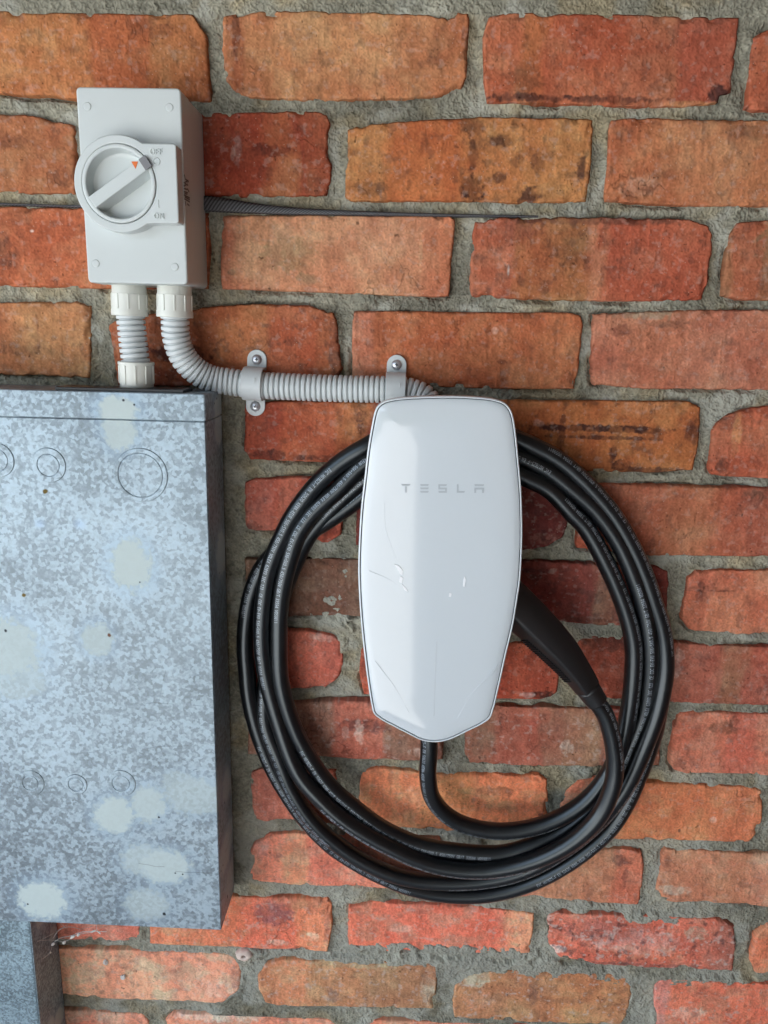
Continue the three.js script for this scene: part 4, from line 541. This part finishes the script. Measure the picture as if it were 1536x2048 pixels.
  [['T', -3.78, -130.2, 8.3], ['E', 13.4, -129.8, 7.8], ['S', 29.9, -129.4, 7.7], ['L', 46.6, -129.0, 7.3], ['A', 62.4, -128.6, 8.7]].forEach(([ch, x, y, w]) => {
    const g = poly(glyph[ch].map((q) => q.map(([a, b]) => [a * w / 1000, b * 0.0078])));
    part('letter', g.rotateZ(0.028).translate(x / 1000, y / 1000, 0.10062), letterMat, glass);
  });
  part('light_bar', box(0.0009, 0.078, 0.0006, 0, 0, 0, 0.0003).rotateZ(-0.0).translate(0.0339, -0.3131, 0.1005), std({ color: lin(0.53, 0.57, 0.6), roughness: 0.3 }), glass, 'thin unlit vertical light slot');
}

// ---------------------------------------------------------------- coiled charging cable with its connector
{
  const t = thing('charging_cable', 'thick black charging cable coiled round the charger, ending in a connector handle', 'cable');
  const cv = document.createElement('canvas'); cv.width = 2048; cv.height = 256; const q = cv.getContext('2d');
  q.fillStyle = '#0d0e10'; q.fillRect(0, 0, 2048, 256);
  q.fillStyle = '#b4bec8'; q.font = '23px monospace'; q.textBaseline = 'middle';
  const str = 'EVC H07BZ5-F EN 50620 KEMA-KEUR 5G6+5X0.5 450/750V VOLEX 62893 IEC 123  CE COC EV-EYU 5X6+5X0.5 450/750V GB/T 33594 VO59811';
  const wpx = q.measureText(str).width; q.save(); q.translate(40, 128); q.scale(1300 / wpx, 1); q.fillText(str, 0, 0); q.restore();
  const tx = new THREE.CanvasTexture(cv); tx.colorSpace = THREE.SRGBColorSpace; tx.wrapS = tx.wrapT = THREE.RepeatWrapping; tx.anisotropy = 8;
  const mat = phys({ map: tx, roughness: 0.3, specularColor: lin(0.86, 0.95, 1), ior: 1.65 });
  const c = new THREE.CatmullRomCurve3(pts3(CABLE), false, 'centripetal'); c.arcLengthDivisions = 3000;
  const r = 0.0093;
  part('sheath', sweep(c, 1700, 24, (s, th) => [Math.sin(th) * r, Math.cos(th) * r], (s, k) => [s / 0.41, k + 0.06 * Math.sin(s * 2.1 + 1) + 0.05]), mat, t);
  const black = phys({ color: lin(0.007, 0.0075, 0.0085), roughness: 0.42, ior: 1.65 });
  const hp = [], hw = []; for (let i = 0; i < HANDLE.length; i += 4) { hp.push(new THREE.Vector3(HANDLE[i] / 1000, HANDLE[i + 1] / 1000, HANDLE[i + 2] / 1000)); hw.push(HANDLE[i + 3] / 2000); }
  const hc = new THREE.CatmullRomCurve3(hp, false, 'centripetal');
  const width = (tt) => { const f = tt * (hw.length - 1), k = Math.min(hw.length - 2, Math.floor(f)); return hw[k] + (hw[k + 1] - hw[k]) * (f - k); };
  // lower edge lies at negative S here (travel is down and to the right, S points up and right)
  const sec = new THREE.CatmullRomCurve3([[-1, -0.25], [-0.93, 0.1], [-0.55, 0.62], [-0.3, 0.86], [-0.1, 0.86], [0.42, 0.68], [0.86, 0.26], [1, -0.15], [0.8, -0.6], [0, -0.85], [-0.8, -0.65]].map(([a, b]) => new THREE.Vector3(a, b, 0)), true, 'centripetal');
  const handle = part('connector_handle', sweep(hc, 80, 48, (s, th, tt) => { const q2 = sec.getPoint((th + Math.PI) / (2 * Math.PI) % 1), w = width(tt); return [q2.x * w, q2.y * w]; }), black, t);
  const ribs = []; const S = new THREE.Vector3(), N = new THREE.Vector3(), Z = new THREE.Vector3(0, 0, 1);
  for (let k = 0; k < 24; k++) {
    const tt = 0.42 + 0.44 * k / 23, p0 = hc.getPointAt(tt), T = hc.getTangentAt(tt), w = width(tt); N.copy(Z).addScaledVector(T, -Z.dot(T)).normalize(); S.crossVectors(N, T);
    const m = new THREE.Matrix4().makeBasis(T.clone(), S.clone().multiplyScalar(0.6).addScaledVector(N, 0.8).normalize(), S.clone().multiplyScalar(-0.8).addScaledVector(N, 0.6).normalize());
    m.setPosition(p0.x + S.x * -0.83 * w + N.x * 0.3 * w, p0.y + S.y * -0.83 * w + N.y * 0.3 * w, p0.z + N.z * 0.3 * w + S.z * -0.83 * w);
    ribs.push(new RoundedBoxGeometry(0.0013, 0.0105, 0.0022, 2, 0.0005).applyMatrix4(m));
  }
  part('grip_ribs', merge(ribs), black, handle);
  const cc = new THREE.CatmullRomCurve3(pts3(COLLAR));
  part('collar', sweep(cc, 20, 40, (s, th, tt) => { const e = tt < 0.06 ? 0.9 : tt > 0.95 ? 0.9 : 1, rr = (0.0128 - 0.0018 * tt) * e; return [Math.sin(th) * rr, Math.cos(th) * rr]; }), black, t);
}

// ---------------------------------------------------------------- small things
{
  const web = thing('cobweb', 'dusty cobweb with pale husks hanging below the metal cabinet', 'cobweb');
  const tb = (a, r) => new THREE.TubeGeometry(new THREE.CatmullRomCurve3(pts3(a)), 16, r, 5);
  const silk = std({ color: lin(0.62, 0.6, 0.56), roughness: 0.8 });
  part('threads', merge([
    tb([-418, -683, 52, -408, -684, 46, -397, -690, 38, -385, -694, 36, -375, -686, 36, -360, -677, 40, -343, -668, 46, -336, -643, 56], 0.00022),
    tb([-400, -697, 36, -392, -691, 34, -380, -689, 32, -367, -680, 36, -352, -674, 40, -330, -668, 46], 0.0003),
    tb([-398, -688, 38, -392, -680, 34, -386, -679, 30, -380, -682, 26, -374, -690, 20], 0.00025),
    tb([-386, -680, 30, -389, -670, 34, -393, -655, 40], 0.0002), tb([-410, -712, 44, -402, -706, 40, -400, -697, 36], 0.0002), tb([-375, -686, 36, -372, -690, 20, -366, -700, 4], 0.0002),
    tb([-348, -672, 42, -340, -680, 24, -333, -690, 2], 0.00018), tb([-417, -683, 54, -402, -683, 40, -388, -684, 20], 0.00016)]), silk, web);
  const husk = std({ color: lin(0.74, 0.7, 0.64), roughness: 0.7 });
  for (const [x, y, z, a, b, rot] of [[-399, -697, 37, 2.6, 1.6, 0.4], [-386, -695, 36, 2.2, 1.9, 1.2], [-375.5, -686.5, 36, 3.4, 1.9, 0.6], [-367, -681, 38, 2.4, 1.6, 0.9], [-348, -672, 42, 3.2, 1.1, 0.5], [-340, -671, 44, 2.8, 0.8, -0.8], [-401, -706, 40, 1.1, 0.9, 0]]) {
    const g = new THREE.IcosahedronGeometry(1, 2), p = g.attributes.position; for (let i = 0; i < p.count; i++) { const k = 0.8 + 0.4 * vn(p.getX(i) * 2 + x, p.getY(i) * 2 + y, 3); p.setXYZ(i, p.getX(i) * k, p.getY(i) * k, p.getZ(i) * k); } g.computeVertexNormals();
    part('husk', g.scale(a / 1000, b / 1000, b / 1000).rotateZ(rot).translate(x / 1000, y / 1000, z / 1000), husk, web);
  }
  const plug = thing('wall_plug', 'broken pale wall plug with a dark hole in the mortar near the bottom left', 'wall plug');
  const g = lathe([[0.0014, -0.004], [0.0016, 0.0022], [0.0034, 0.003], [0.0058, 0.0018], [0.007, -0.001], [0.0072, -0.006]], 24, [0, 0, 0], [0, 0, 1]), p = g.attributes.position;
  for (let i = 0; i < p.count; i++) { const k = 0.75 + 0.5 * vn(p.getX(i) * 350 + 3, p.getY(i) * 350, 8); p.setXY(i, p.getX(i) * k, p.getY(i) * k * 0.85); } g.computeVertexNormals();
  part('rim', g.clone().scale(1.5, 1.25, 1).translate(-0.1817, -0.7354, 0.001), std({ color: lin(0.7, 0.56, 0.48), roughness: 0.85 }), plug);
  part('hole', new THREE.CylinderGeometry(0.0026, 0.0026, 0.003, 20).rotateX(Math.PI / 2).translate(-0.1817, -0.7354, -0.0012), std({ color: lin(0.07, 0.02, 0.015), roughness: 0.9 }), plug);
  for (const [x, y, label] of [[-0.354, -0.7537, 'white crumb of plaster on the pale brick, upper of the two'], [-0.3333, -0.7747, 'white crumb of plaster on the pale brick, lower of the two']]) {
    const c = new THREE.IcosahedronGeometry(0.0032, 2), q = c.attributes.position; for (let i = 0; i < q.count; i++) { const k = 0.55 + 0.9 * vn(q.getX(i) * 700 + x * 99, q.getY(i) * 700 + q.getZ(i) * 500, 4); q.setXYZ(i, q.getX(i) * k * 0.8, q.getY(i) * k, q.getZ(i) * k * 0.6); } c.computeVertexNormals();
    const m = part(numbered('plaster_crumb'), c.translate(x, y, 0.0015), std({ color: lin(0.75, 0.72, 0.68), roughness: 0.9 }), scene); tag(m, label, 'crumb', 'plaster crumbs');
  }
}

renderer.render(scene, camera);
